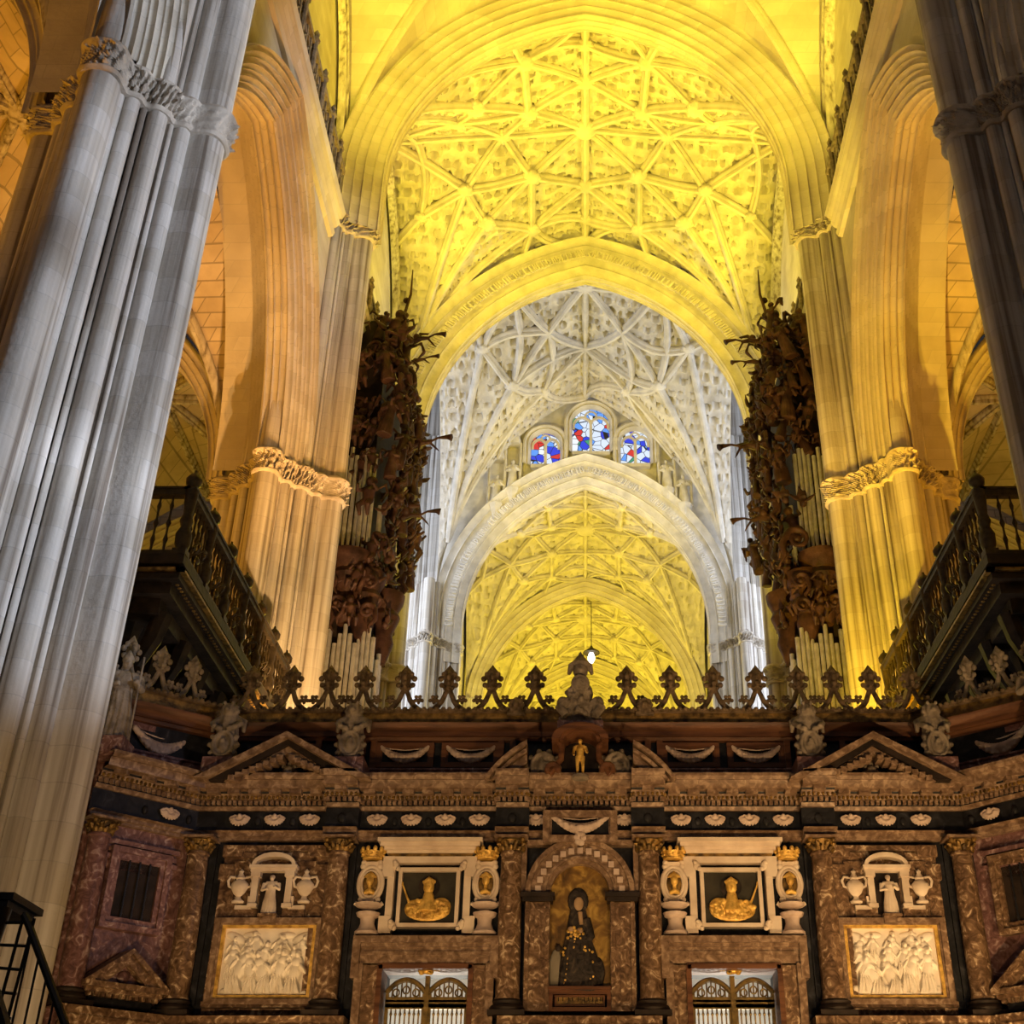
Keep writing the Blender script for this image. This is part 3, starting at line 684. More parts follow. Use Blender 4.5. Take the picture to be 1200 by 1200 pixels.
# ================================================================== ORGANS
def spiral(r0, turns, w, th=.09):
    pts = []; rad = []
    for k in range(22):
        t = k / 21; a = turns * 2 * PI * t; r = r0 * (1 - .8 * t)
        pts.append((r * math.cos(a), w * t, r * math.sin(a))); rad.append(th * (1 - .5 * t))
    return pts, rad
def carving(kind, sd):
    rg = random.Random(sd); m = MB()
    if kind == 'scroll':
        p, r = spiral(.42, 1.6, .12, .12); m.tube(p, r, 7); m.tube([(.42, 0, 0), (.5, .05, -.4), (.3, .05, -.8), (.42, .1, -1.15)], [.12, .14, .1, .04], 7); m.ell((0, .06, 0), (.13, .13, .13))
    elif kind == 'leaf':
        for k in range(6):
            a = rg.uniform(-1.2, 1.2); L = rg.uniform(.5, .9)
            m.tube([(0, 0, 0), (math.sin(a) * L * .5, -.15, math.cos(a) * L * .5), (math.sin(a) * L, .1 - rg.random() * .4, math.cos(a) * L)], [.05, .17, .03], 7, .5)
        m.ell((0, 0, 0), (.18, .18, .2))
    elif kind == 'cherub':
        m.ell((0, -.05, .62), (.19, .2, .22)); m.ell((0, -.24, .6), (.04, .05, .05), 6, 5); m.ell((0, .03, .70), (.22, .2, .17))
        m.tube([(0, 0, .45), (0, -.05, .2), (.03, 0, -.2)], [.14, .24, .2], 10)
        for q in (-1, 1):
            m.tube([(q * .18, 0, .34), (q * .42, -.2, .2), (q * .3, -.42, .38)], [.1, .09, .06], 7)
            m.tube([(q * .1, 0, -.15), (q * .2, -.25, -.45), (q * .16, -.05, -.8)], [.14, .12, .06], 7)
            m.tube([(q * .12, .1, .3), (q * .5, .22, .62), (q * .62, .25, .25), (q * .4, .2, -.1)], [.06, .16, .14, .04], 7, .4)
    elif kind == 'figure':
        m = robed(1.9, 0, 1, sd); m.tube([(-.2, .1, 1.5), (-.6, .2, 1.9), (-.75, .25, 1.2)], [.08, .2, .05], 7, .4); m.tube([(.2, .1, 1.5), (.6, .2, 1.8), (.8, .25, 1.3)], [.08, .2, .05], 7, .4)
    elif kind == 'arm':      # outstretched angel arm blowing a horn
        m.tube([(0, 0, 0), (.5, -.1, .12), (.95, -.15, .05)], [.2, .15, .1], 8); m.tube([(.7, -.15, .0), (1.3, -.2, .22), (1.75, -.2, .2), (1.95, -.2, .12)], [.07, .06, .12, .2], 8)
        m.ell((.25, 0, .32), (.2, .18, .22)); m.tube([(.9, -.1, .05), (1.15, .0, -.3), (1.3, 0, -.55)], [.07, .06, .02], 6); m.tube([(.1, 0, .1), (.5, .1, .55), (.95, .1, .5), (.8, .1, .3)], [.08, .15, .12, .03], 7, .4)
    return sculpt(m, .035, 1, kind)
CARV = {k: [carving(k, 5 + i) for i in range(2)] for k in ('scroll', 'leaf', 'cherub', 'figure')}
ARM = carving('arm', 1)
def organ(s):
    nm = 'left' if s < 0 else 'right'
    t = thing('organ_case', f'dark carved baroque organ case crowded with figures on the {nm} of the choir', 'organ', (s * 7.6, 37.5, 0), 'pair of baroque choir organs')
    def pl(o, x, y, z, r, sc): o.location = (s * x - s * 7.6, y - 37.5, z); o.rotation_euler = r; o.scale = (sc * (-s if False else 1),) * 3
    # core of the case, stepped
    c = MB()
    c.box(s * 6.75, s * 8.3, 34.7, 36.6, 0, 19.0); c.box(s * 7.1, s * 8.3, 34.9, 40.4, 19, 29.0); c.box(s * 7.5, s * 8.2, 35.4, 40.0, 29, 30.6)
    obj('case', c, DARK, t)
    for k, (x, y, z, r) in enumerate([(7.5, 34.55, 20.2, .5), (6.95, 34.75, 19.6, .42), (7.95, 34.5, 20.2, .25), (7.35, 34.5, 11.6, .5), (6.75, 34.9, 11.2, .4), (6.45, 35.8, 19.4, .4)]):
        b = MB().lathe([(r * .35, z - 2.3), (r * .9, z - 1.6), (r * .7, z - 1.3), (r * 1.25, z - .7), (r * 1.05, z - .5), (r * 1.45, z - .15), (r * 1.5, z), (r * 1.5, z + .12)], (s * x, y, 0), 14)
        obj('tower_console', b, ORGW, t)
    # pipes in three tiers
    pm = {}
    def pipe(x, y, z, h, r):
        key = (round(h, 1), round(r, 2))
        if key not in pm:
            o = obj('organ_pipe', MB().lathe([(r * .35, 0), (r, h * .16), (r, h)], (0, 0, 0), 10).box(-r * .6, r * .6, -r * 1.02, -r * .5, h * .2, h * .23), PIPE, t, world=False); pm[key] = o
        else:
            o = pm[key].copy(); COL.objects.link(o)
        o.location = (s * x - s * 7.6, y - 37.5, z)
    for (x, y, z, hh, n, dx, dy) in ((7.2, 34.45, 20.3, 4.2, 4, .15, 0), (7.75, 34.4, 20.3, 4.0, 3, .16, 0), (6.72, 34.7, 19.7, 2.6, 2, .0, .2), (7.35, 34.4, 11.8, 6.0, 5, .155, 0), (6.75, 34.65, 11.4, 6.6, 4, .15, 0), (6.42, 35.2, 11.2, 6.0, 3, 0, .22), (8.0, 34.5, 11.8, 6.2, 3, .16, 0)):
        for k in range(n):
            q = k - (n - 1) / 2; pipe(x + dx * q, y + dy * q - .04 * (2 - abs(q)) * (1 if dx else 0), z, round(hh - .3 * abs(q), 1), .07)
    # carved figures and foliage packed over the upper case
    rg = random.Random(21 + s); cnt = {}
    def put(kind, x, y, z, sc, rz, rx=0.0):
        o = mk({'scroll': 'carved_scroll', 'leaf': 'carved_leaf_spray', 'cherub': 'carved_cherub', 'figure': 'carved_figure'}[kind], rg.choice(CARV[kind]), None, t, sharp=50)
        o.location = (s * (x - 7.6), y - 37.5, z); o.rotation_euler = (rx, rg.uniform(-.35, .35), rz); o.scale = (sc * rg.choice((-1, 1)), sc, sc)
    for k in CARV:
        for me in CARV[k]: me.materials.clear(); me.materials.append(ORGW)
    ARM.materials.clear(); ARM.materials.append(ORGW)
    def xin(z):        # how far the carving swells towards the nave at height z
        pts = [(10, 6.9), (17, 6.7), (19, 6.3), (20, 6.1), (22, 5.95), (25, 5.85), (28, 5.95), (30, 6.3), (32, 6.9)]
        for (a, p), (b, q) in zip(pts[:-1], pts[1:]):
            if a <= z <= b: return p + (q - p) * (z - a) / (b - a)
        return 7
    KS = ('scroll', 'leaf', 'cherub', 'figure', 'cherub', 'leaf', 'cherub', 'figure')
    turn = PI / 2 if s < 0 else -PI / 2
    z = 19.0; row = 0
    while z < 29.5:
        ymax = 40.3 if z > 22 else 36.2 + (z - 19) * 1.2
        for y in np.arange(34.6 + .4 * (row % 2), ymax, .95):
            put(rg.choice(KS), xin(z) + .25 + rg.uniform(0, .4), y + rg.uniform(-.3, .3), z + rg.uniform(-.3, .3), rg.uniform(.55, .9), turn + rg.uniform(-.7, .7))
        for x in np.arange(6.3 + .3 * (row % 2), 8.3, .62):
            if x > xin(z) and (z > 23.6 or x < 6.95):
                put(rg.choice(KS), x + rg.uniform(-.2, .2), 34.35 + rg.uniform(-.35, .3), z + rg.uniform(-.3, .3), rg.uniform(.55, .9), rg.uniform(-.5, .5))
        z += .82; row += 1
    for zz in (18.3, 19.2):
        for x in (6.7, 7.2, 7.7, 8.1): put('scroll' if x != 7.2 else 'cherub', x, 34.1, zz + rg.uniform(-.2, .2), .62, rg.uniform(-.4, .4))
    for y in (35.2, 36.0): put('leaf', 6.3, y, 18.2, .7, turn)
    # crown
    for (x, y, z, k, sc) in ((7.0, 35.0, 29.6, 'leaf', 1.2), (7.5, 35.4, 29.6, 'figure', .8), (6.6, 35.6, 29.2, 'cherub', 1.1), (7.2, 36.5, 29.6, 'leaf', 1.3), (6.8, 34.8, 29.8, 'cherub', .9)): put(k, x, y, z, sc, rg.uniform(-.5, .5))
    st = MB().tube([(s * 6.7, 35.2, 28.8), (s * 6.7, 35.2, 30.4), (s * 6.45, 35.1, 31.6), (s * 6.46, 35.1, 32.8)], [.12, .07, .05, .02], 6)
    for z in (29.9, 30.7, 31.4): st.ell((s * 6.6, 35.2, z), (.14, .12, .12), 8, 6)
    obj('crowning_spray', st, ORGW, t)
    for (x, y, z, sc, rz, rx) in ((6.2, 35.0, 29.3, .62, 0, .1), (5.95, 35.2, 24.9, .72, 0, -.3), (6.1, 35.4, 22.2, .66, 0, .7), (6.15, 34.9, 28.3, .5, 0, -.5)):
        o = mk('angel_arm_with_horn', ARM, None, t, sharp=50); o.location = (s * (x - 7.6), y - 37.5, z); o.rotation_euler = (rx, -.15, 0); o.scale = (-s * sc, sc, sc)
for s in (-1, 1): organ(s)

# hanging lamp far back in the chancel
xl, zl = P(693, 772, 80)
t = thing('hanging_lantern', 'small lit lantern hanging far back over the crest of the screen', 'lantern', (xl, 80, zl))
obj('chain', MB().tube([(xl, 80, zl + .9), (xl, 80, 41.2)], .03, 5), IRON, t)
obj('hood', MB().lathe([(.05, zl + 1.0), (.15, zl + .8), (.58, zl + .5), (.6, zl + .42)], (xl, 80, 0), 14), DARK, t)
obj('bulb', MB().lathe([(.08, zl - .35), (.24, zl - .1), (.25, zl + .15), (.14, zl + .45)], (xl, 80, 0), 12), EMIT, t)

# ================================================================== THE MARBLE SCREEN
yF = 20.0
HX = 6.12                                  # half width of the front (corner columns)
def lx(q): return XS + q
XC = [XS - HX, XS - 3.865, XS - 1.10, XS + 1.10, XS + 3.865, XS + HX]      # the six column axes of the front
WL = 1.75                                  # length of the angled end bays
def wing(s, d, n=0.0):                     # point on the end bay: d along from the corner, n in front of its face
    r = math.sqrt(.5)
    return (XS + s * (HX + .18 + d * r) - s * n * r, yF - d * r - n * r)
scr = thing('choir_screen', 'long red and black marble choir screen spanning the bottom of the view', 'choir screen', (XS, yF, 0))
Zt = lambda v, y=19.8: Z(v, y)
Z_base = Zt(1192); Z_cap0 = Zt(999); Z_cap1 = Zt(983); Z_arc1 = Zt(973); Z_fr1 = Zt(948); Z_cor1 = Zt(914); Z_at0 = Zt(895, 20); Z_at1 = Zt(862, 20); Z_top = Zt(827, 20)
# plan of the front with its breaks over the columns
def planline(off, brk):
    pts = [wing(-1, WL + .1, off)]
    pts += [wing(-1, WL - .45, off)]
    r = math.sqrt(.5)
    # corner
    kx = off * math.tan(PI / 8)
    pts.append((XS - HX - .18 + kx, yF - off))
    for xc in XC[0:1] + XC[1:5] + XC[5:6]:
        h = .27
        if abs(xc - XS) > HX - .01:
            continue
        pts += [(xc - h, yF - off), (xc - h, yF - off - brk), (xc + h, yF - off - brk), (xc + h, yF - off)]
    pts.append((XS + HX + .18 - kx, yF - off)); pts += [wing(1, WL - .45, off), wing(1, WL + .1, off)]
    return pts
def moulding(name, rows, m, brk=.22, label=None):     # rows: (out, z) profile swept along the plan
    A = np.array([[(x, y, z) for x, y in planline(o, brk)] for o, z in rows])
    o = obj(name, MB().grid(A), m, scr, sharp=30)
    if label: o['label'] = label
    return o
# body with the two door openings
D0, D1 = X(443, 1150, 19.8), X(553, 1150, 19.8); Dt = Zt(1131)
b = MB(); xl, xr = XS - HX - .2, XS + HX + .2
dl0, dl1 = D0, D1; dr0, dr1 = 2 * XS - D1, 2 * XS - D0
for a, c in ((xl, dl0), (dl1, dr0), (dr1, xr)): b.box(a, c, yF, yF + 1.0, Z_base - 3.2, Dt)
b.box(xl, xr, yF, yF + 1.0, Dt, Z_cor1)
obj('wall_body', b, BLACK, scr)
b = MB()
for s in (-1, 1):
    p0, p1 = wing(s, 0, 0), wing(s, WL + .1, 0); q0, q1 = wing(s, -.1, -.6), wing(s, WL + .1, -.6)
    vs = [(*p, z) for z in (0, Z_cor1) for p in (p0, p1, q1, q0)]
    obj('end_bay_wall', MB().add(vs, [(0, 1, 2, 3), (4, 7, 6, 5), (0, 4, 5, 1), (1, 5, 6, 2), (2, 6, 7, 3), (3, 7, 4, 0)]), MARBP, scr)
moulding('architrave', [(.0, Z_cap1), (.10, Z_cap1), (.10, Z_cap1 + .05), (.13, Z_cap1 + .06), (.13, Z_cap1 + .11), (.18, Z_cap1 + .13), (.2, Z_arc1), (.05, Z_arc1)], MOLD)
moulding('frieze', [(.06, Z_arc1), (.06, Z_fr1)], BLACK)
Zc = [Z_fr1 + (Z_cor1 - Z_fr1) * t for t in (0, .12, .2, .3, .42, .55, .66, .8, .9, 1)]
moulding('dentil_bed', [(.05, Zc[0]), (.12, Zc[0]), (.15, Zc[1])], MOLD)
moulding('dentil_gap_shade', [(.15, Zc[1]), (.15, Zc[3])], BLACK)  # black colour stands in for shade between the dentils
moulding('ovolo', [(.15, Zc[3]), (.24, Zc[3]), (.27, Zc[4]), (.29, Zc[4] + .02)], MOLD)
moulding('modillion_gap_shade', [(.27, Zc[4] + .02), (.30, Zc[5])], BLACK)  # black colour stands in for shade between the modillions
moulding('cornice', [(.30, Zc[5] - .01), (.46, Zc[5]), (.47, Zc[6]), (.5, Zc[7]), (.54, Zc[7]), (.58, Zc[8]), (.58, Zc[9]), (-.3, Zc[9] + .04)], MOLD)
b = MB()   # dentils and egg ornament under the cornice
def along(off, brk, step, fn):
    pts = planline(off, brk)
    for (xa, ya), (xb, yb) in zip(pts[:-1], pts[1:]):
        L = math.hypot(xb - xa, yb - ya); n = int(L / step)
        for k in range(n): t = (k + .5) / n; fn(xa + (xb - xa) * t, ya + (yb - ya) * t, math.atan2(yb - ya, xb - xa))
along(.19, .22, .085, lambda x, y, a: b.box(x - .027, x + .027, y - .045, y + .02, Zc[1] + .01, Zc[3] - .01))
tag(obj('dentils', b, MOLD, scr), kind='stuff')
along(.35, .22, .30, lambda x, y, a: obj('modillion', MB().box(x - .095, x + .095, y - .07, y + .1, Zc[4] - .01, Zc[5] - .005), MOLD, scr))
b = MB(); along(.27, .22, .07, lambda x, y, a: b.ell((x, y, Zc[3] + .02), (.028, .028, .035), 6, 4))
tag(obj('bead_ornament', b, DGOLD, scr), kind='stuff')
# shells on the black frieze and dark roundels between them
shell = MB()
for k in range(9):
    a = PI * (k + .5) / 9; shell.tube([(0, -.01, .06), (.085 * math.cos(a), -.05, .06 - .06 * math.sin(a)), (.165 * math.cos(a), -.02, .06 - .125 * math.sin(a))], [.012, .026, .018], 6)
shell.ell((0, -.03, .075), (.07, .04, .035)); shell.ell((0, -.05, .105), (.03, .03, .03))
for q in (-1, 1): shell.tube([(0, -.03, .09), (q * .08, -.04, .105), (q * .15, -.03, .075), (q * .165, -.02, .05)], .018, 6)
shell_me = sculpt(shell, .009, 1, 'shell')
shell_me.materials.append(PINK)
zs_ = (Z_arc1 + Z_fr1) / 2
zsh = zs_ - .02
cells = [(-HX, -3.865, 3), (-3.865, -1.10, 4), (-1.10, -.62, 1), (.62, 1.10, 1), (1.10, 3.865, 4), (3.865, HX, 3)]
ros = MB()
for a, c, n in cells:
    a2, c2 = a + .27 * (abs(a) != .62), c - .27 * (abs(c) != .62)
    for k in range(n):
        x = XS + a2 + (c2 - a2) * (k + .5) / n
        o = mk('frieze_shell', shell_me, None, scr, (x - XS, -.11, zsh), 60)
        if k < n - 1:
            xr_ = XS + a2 + (c2 - a2) * (k + 1) / n
            obj('frieze_roundel', MB().box(xr_ - .10, xr_ + .10, yF - .085, yF - .04, Z_arc1 + .02, Z_fr1 - .02).ell((xr_, yF - .085, zs_), (.055, .03, .075), 10, 6), BLACK, scr)
for xc in XC[1:5]: obj('frieze_roundel', MB().ell((xc, yF - .29, zs_), (.07, .03, .085), 10, 6), BLACK, scr)
for s in (-1, 1):
    for d in (.55,):
        x, y = wing(s, d, .10); o = mk('frieze_shell', shell_me, None, scr, (x - XS, y - yF, zsh), 60); o.rotation_euler = (0, 0, s * -PI / 4)
    for d in (.18, .95):
        x, y = wing(s, d, .07); obj('frieze_roundel', MB().ell((x, y, zs_), (.05, .05, .075), 10, 6), BLACK, scr)
# attic storey
def attic_line(off): return [wing(-1, WL - .1, off - .35), (XS - HX + .05 + off * .41, yF + .35 - off), (XS + HX - .05 - off * .41, yF + .35 - off), wing(1, WL - .1, off - .35)]
def amould(name, rows, m):
    return obj(name, MB().grid(np.array([[(x, y, z) for x, y in attic_line(o)] for o, z in rows])), m, scr, sharp=30)
amould('attic_wall', [(0, Z_cor1 - .1), (0, Z_top)], BLACK)
amould('attic_plinth', [(.02, Z_cor1), (.16, Z_cor1), (.16, Z_cor1 + .09), (.10, Z_cor1 + .13), (.10, Z_at0 - .05), (.14, Z_at0 - .03), (.14, Z_at0), (0, Z_at0)], MARBP)
zt = [Z_at1 + (Z_top - Z_at1) * t for t in (0, .1, .25, .4, .5, .55, .9, 1)]
amould('attic_cornice', [(.0, zt[0]), (.1, zt[0]), (.12, zt[1]), (.18, zt[1]), (.18, zt[2]), (.26, zt[3]), (.28, zt[4]), (.10, zt[5])], REDW)
amould('gilt_frieze', [(.10, zt[5]), (.12, zt[6])], DGOLD)
amould('crest_sill', [(.12, zt[6]), (.2, zt[6] + .01), (.2, zt[7]), (-.5, zt[7])], WOODST)
bd = MB(); pl_ = attic_line(.2)
for (xa, ya), (xb, yb) in zip(pl_[:-1], pl_[1:]):
    L = math.hypot(xb - xa, yb - ya); n = int(L / .11)
    for k in range(n): t = (k + .5) / n; bd.ell((xa + (xb - xa) * t, ya + (yb - ya) * t, zt[7] + .0), (.045, .045, .04), 6, 4)
obj('crest_beading', bd, WOODST, scr)
yA = yF + .35
# attic panels: frames, and festoons as carved parts
def swag():
    m = MB()
    for k in range(17):
        t = k / 16 * 2 - 1; z = -.16 + .17 * t * t; r = .085 * (1 - .55 * t * t) + .015
        m.ell((t * .36, -.05, z), (.04, r * .8, r), 8, 6)
        if k % 2: m.ell((t * .36, -.05 - r * .7, z + .01), (.03, .025, .03), 6, 5); m.ell((t * .36, -.05 - r * .5, z - r * .7), (.025, .025, .025), 6, 5)
    for q in (-1, 1): m.ell((q * .40, -.04, .05), (.04, .04, .05)); m.tube([(q * .40, -.04, .05), (q * .36, -.04, -.02)], .03, 6)
    m.tube([(-.4, -.03, .06), (-.2, -.03, .02), (0, -.03, .0), (.2, -.03, .02), (.4, -.03, .06)], .015, 5)
    m.ell((0, -.11, -.15), (.04, .04, .05)); return sculpt(m, .014, 1, 'festoon')
sw_me = swag(); sw_me.materials.append(PINK)
fr = MB(); zpan = (Z_at0 + Z_at1) / 2
us = [475, 552]
for u in us:
    for s in (0, 1):
        x = X(u, 880, yA - .02); x = 2 * XS - x if s else x
        obj('attic_panel_frame', MB().frame(x - .50, x + .50, Z_at0 + .03, Z_at1 - .03, .085, yA - .10, yA + .02).frame(x - .42, x + .42, Z_at0 + .1, Z_at1 - .1, .03, yA - .06, yA + .02), REDW, scr)
        o = tag(mk('festoon', sw_me, None, None, (x, yA - .03, zpan + .09), 60), ['carved pale festoon in the attic panel beside the inner stone lion on the {1}', 'carved pale festoon in the attic panel nearest the curved pediment on the {1}'][u == 552].format('right' if not s else 'left', 'left' if not s else 'right'), 'festoon', 'festoons along the attic')
for xm in (XC[1] + .55, XC[2] - .0):
    pass
for s in (-1, 1):
    for q in (1.16, 1.36, 3.55, 3.75, 4.5, 5.2): obj('attic_pier', MB().box(XS + s * q - .05, XS + s * q + .05, yA - .12, yA + .02, Z_at0, Z_at1), REDW, scr)
    obj('attic_panel_frame', MB().frame(XS + s * 4.85 - .3, XS + s * 4.85 + .3, Z_at0 + .05, Z_at1 - .05, .07, yA - .08, yA + .02), REDW, scr)
for s in (-1, 1):
    nm = 'left' if s < 0 else 'right'
    ang = s * PI / 4
    cxy = wing(s, .78, -.33)
    f = MB().frame(-.62, .62, -.36, .22, .1, -.08, .04)
    for z in (.26, .34, .45): f.box(-.8, .8, -.06 - (z - .2) * .3, .05, z, z + .07)
    f.xf(Matrix.Translation((cxy[0], cxy[1], zpan + .02)) @ Matrix.Rotation(-ang, 4, 'Z'))
    obj('end_panel_frame', f, MARBP, scr)
    x, y = wing(s, .78, -.27)
    o = mk('festoon', sw_me, None, None, (x, y, zpan + .06), 60); o.rotation_euler = (0, 0, -ang); o.scale = (1.15, 1.15, 1.15)
    tag(o, f'pale festoon on the angled end panel at the {nm} end of the screen', 'festoon', 'festoons along the attic')

# ---- crest finials
def finial():
    m = MB()
    for q in (-1, 1):
        m.tube([(q * .345, 0, .0), (q * .26, 0, .03), (q * .17, 0, .10), (q * .10, 0, .20), (q * .05, 0, .33), (0, 0, .47)], [.04, .05, .052, .048, .044, .04], 8)
        m.tube([(q * .12, 0, .17), (q * .20, 0, .20), (q * .27, 0, .21)], [.03, .035, .03], 6)
        for (x, z, r) in ((.31, .20, .036), (.27, .27, .036), (.20, .27, .034), (.25, .16, .03)): m.ell((q * x, 0, z), (r, r, r), 8, 6)
        for (x, z, r) in ((.125, .49, .05), (.15, .61, .055), (.10, .70, .045), (.07, .43, .034)): m.ell((q * x, 0, z), (r, .05, r), 8, 6); m.ell((0, q * x * .9, z), (.05, r, r), 8, 6)
    m.lathe([(.04, .42), (.075, .48), (.09, .56), (.095, .64), (.12, .70), (.09, .76), (.045, .82), (.004, .88)], (0, 0, 0), 4)
    m.tube([(0, -.09, .52), (0, -.13, .58), (0, -.09, .66)], [.03, .045, .03], 6)
    return sculpt(m, .0105, 1, 'finial')
fin_me = finial(); fin_me.materials.append(WOODST)
fin_pale = fin_me.copy(); fin_pale.materials.clear(); fin_pale.materials.append(GREYST)
uf = [627, 576, 525, 474, 425, 384, 340, 292]
words = ['first', 'second', 'third', 'fourth', 'fifth', 'sixth', 'seventh', 'eighth']
for s in (0, 1):
    for k, u in enumerate(uf):
        x = X(u, 822, yA - .05); x = 2 * XS - x + (.02 if s else 0) if s else x
        tag(mk('crest_finial', fin_me, None, None, (x, yA - .06, Z_top + .01), 60), f'{words[k]} carved crest finial to the {"right" if s else "left"} of the crowned bust', 'finial', 'carved finials cresting the screen')
for s in (-1, 1):
    for k, d in enumerate((.38, .98, 1.55)):
        x, y = wing(s, d, -.25)
        o = mk('crest_finial', fin_pale, None, None, (x, y, Z_top + .01), 60); o.rotation_euler = (0, 0, -s * PI / 4); o.scale = (.92, .92, 1.02)
        tag(o, f'pale stone crest finial on the {"left" if s < 0 else "right"} angled end, ' + ['nearest the front', 'in the middle', 'at the outer end'][k], 'finial', 'carved finials cresting the screen')
# ---- flower bosses on the crest
fb = MB()
for k in range(8): fb.ell((.1 * math.cos(k * PI / 4), -.03, .12 + .1 * math.sin(k * PI / 4)), (.05, .04, .05), 8, 6)
fb.ell((0, -.06, .12), (.06, .06, .06)); fb.tube([(-.16, 0, -.02), (.16, 0, -.02)], .05, 6)
fb_me = sculpt(fb, .014, 1, 'flower'); fb_me.materials.append(WOODST)
for s in (0, 1):
    x = X(605, 826, yA - .2); x = 2 * XS - x if s else x
    tag(mk('carved_rose', fb_me, None, None, (x, yA - .2, Z_top - .06), 60), f'carved rose on the crest sill {"right" if s else "left"} of the crowned bust', 'ornament', 'carved roses on the crest')

# ---- lions with shields on the attic
def guardian():
    m = MB()
    m.tube([(-.22, -.02, 0), (.22, -.02, 0)], [.1, .1], 8, .8); m.ell((0, -.06, .30), (.235, .10, .33), 16, 12)
    m.lathe([(.001, 0)], (0, 0, 0), 3) if False else None
    m.tube([(.16 * math.cos(k * PI / 10), -.165, .30 + .24 * math.sin(k * PI / 10)) for k in range(21)], .035, 6)
    for k in range(12): a = k * PI / 6; m.ell((.235 * math.cos(a), -.1, .30 + .32 * math.sin(a)), (.05, .05, .05), 8, 6)
    m.ell((0, -.16, .28), (.075, .05, .10)); m.ell((0, -.2, .36), (.05, .04, .05))
    m.tube([(0, .05, .5), (0, .02, .8), (0, -.03, .95)], [.2, .17, .1], 10); m.ell((0, -.08, 1.0), (.115, .12, .13)); m.ell((0, -.2, .97), (.055, .06, .045))
    for k in range(10): a = k * PI / 5; m.ell((.12 * math.cos(a), -.02, 1.0 + .13 * math.sin(a)), (.055, .07, .055), 8, 6)
    for q in (-1, 1):
        m.tube([(q * .14, 0, .85), (q * .24, -.1, .72), (q * .17, -.2, .62)], [.07, .06, .055], 8); m.ell((q * .10, -.19, .60), (.07, .05, .05))
        m.tube([(q * .12, .02, .9), (q * .25, .05, .82), (q * .27, .05, .6)], [.05, .07, .03], 7)
        m.ell((q * .07, -.15, 1.13), (.035, .03, .04), 6, 5)
    return sculpt(m, .017, 1, 'guardian')
g_me = guardian(); g_me.materials.append(GREYST)
gz = Zt(893, 19.75)
for u, lab in ((413, 'right'), (266, 'left')):
    for s in (0, 1):
        x = X(u, 860, 19.75); x = 2 * XS - x if s else x
        side = 'right' if s else 'left'; pos = lab if not s else {'right': 'left', 'left': 'right'}[lab]
        o = tag(mk('stone_lion_with_shield', g_me, None, None, (x, 19.75, gz), 60), f'weathered stone lion holding an oval shield, {pos} of the {side} triangular pediment', 'statue', 'lions with shields on the attic')
        o.scale = (.98, .98, .88)
        obj('lion_plinth', MB().box(x - .27, x + .27, 19.5, 20.2, Z_cor1, gz + .01), MARBP, scr)

# ---- triangular pediments
for s in (0, 1):
    side = 'right' if s else 'left'
    mir = (lambda m: m.mir(XS)) if s else (lambda m: m)
    xa, xb = X(228, 913, 19.3), X(434, 913, 19.3); xm = (xa + xb) / 2; z0 = Zt(914, 19.3) + .02; z1 = Zt(859, 19.3)
    t = thing('triangular_pediment', f'brown marble triangular pediment over the {side} relief bay', 'pediment', (2 * XS - xm if s else xm, 19.4, z0), 'marble pediments on the cornice')
    m = MB(); md = MB()
    for k, (off, th, yf) in enumerate(((0, .09, 19.2), (.085, .10, 19.34), (.17, .12, 19.42))):
        for q in (-1, 1):
            h = (xb - xa) / 2 - off * 2.4
            (md if k == 1 else m).prism([(xm + q * h, z0), (xm, z1 - off), (xm, z1 - off - th), (xm + q * (h - th * 2.4), z0)], yf, 20.2)
    obj('shaded_cove', mir(md), DARK, t)  # dark colour paints the shade of the recess between the mouldings
    for q in (-1, 1):
        for j in range(8):
            tt = (j + .7) / 8.6; x = xm + q * ((xb - xa) / 2 - .5) * (1 - tt); z = z0 + (z1 - z0 - .36) * tt; m.box(x - .05, x + .05, 19.32, 19.6, z - .04, z + .04)
    obj('raking_cornice', mir(m), MOLD, t)
    obj('tympanum', mir(MB().prism([(xa + .3, z0), (xb - .3, z0), (xm, z1 - .25)], 19.8, 20.1)), BLACK, t)
    c = MB().ell((xm, 19.7, z0 + .17), (.14, .12, .2)).ell((xm, 19.62, z0 + .22), (.09, .08, .11))
    for k in range(8): c.ell((xm + .13 * math.cos(k * PI / 4), 19.68, z0 + .2 + .17 * math.sin(k * PI / 4)), (.05, .05, .05), 8, 6)
    obj('carved_mask', mir(c), GREYST, t, sharp=60)

# ---- broken curved pediment with its gilded figure
z0 = Zt(914, 19.3) + .02
t = thing('broken_curved_pediment', 'broken curved marble pediment at the middle of the screen', 'pediment', (XS, 19.4, z0), 'marble pediments on the cornice')
xo = X(568, 912, 19.3) - XS; xi = X(618, 870, 19.3) - XS; zi = Zt(869, 19.3) - z0
m = MB()
xo, xi = abs(xo), abs(xi); zi = max(zi, .4); c0 = (xi * xi + zi * zi - xo * xo) / (2 * zi); R0 = math.hypot(xo, c0)
for s in (-1, 1):
    for a, bb, yf in ((0, .07, 19.2), (.10, .16, 19.26), (.17, .30, 19.34), (.05, .2, 19.40)):
        def arcpts(R): 
            t0, t1 = math.asin(max(-1, min(1, -c0 / R))), math.acos(max(-1, min(1, xi / R)))
            return [(XS + s * R * math.cos(t0 + (t1 - t0) * k / 12), z0 + max(0, c0 + R * math.sin(t0 + (t1 - t0) * k / 12))) for k in range(13)]
        poly = arcpts(R0 - a) + arcpts(R0 - bb)[::-1]
        m.prism(poly if s < 0 else poly[::-1], yf, 19.95)
    obj('curved_cornice', m, MOLD, t); m = MB()

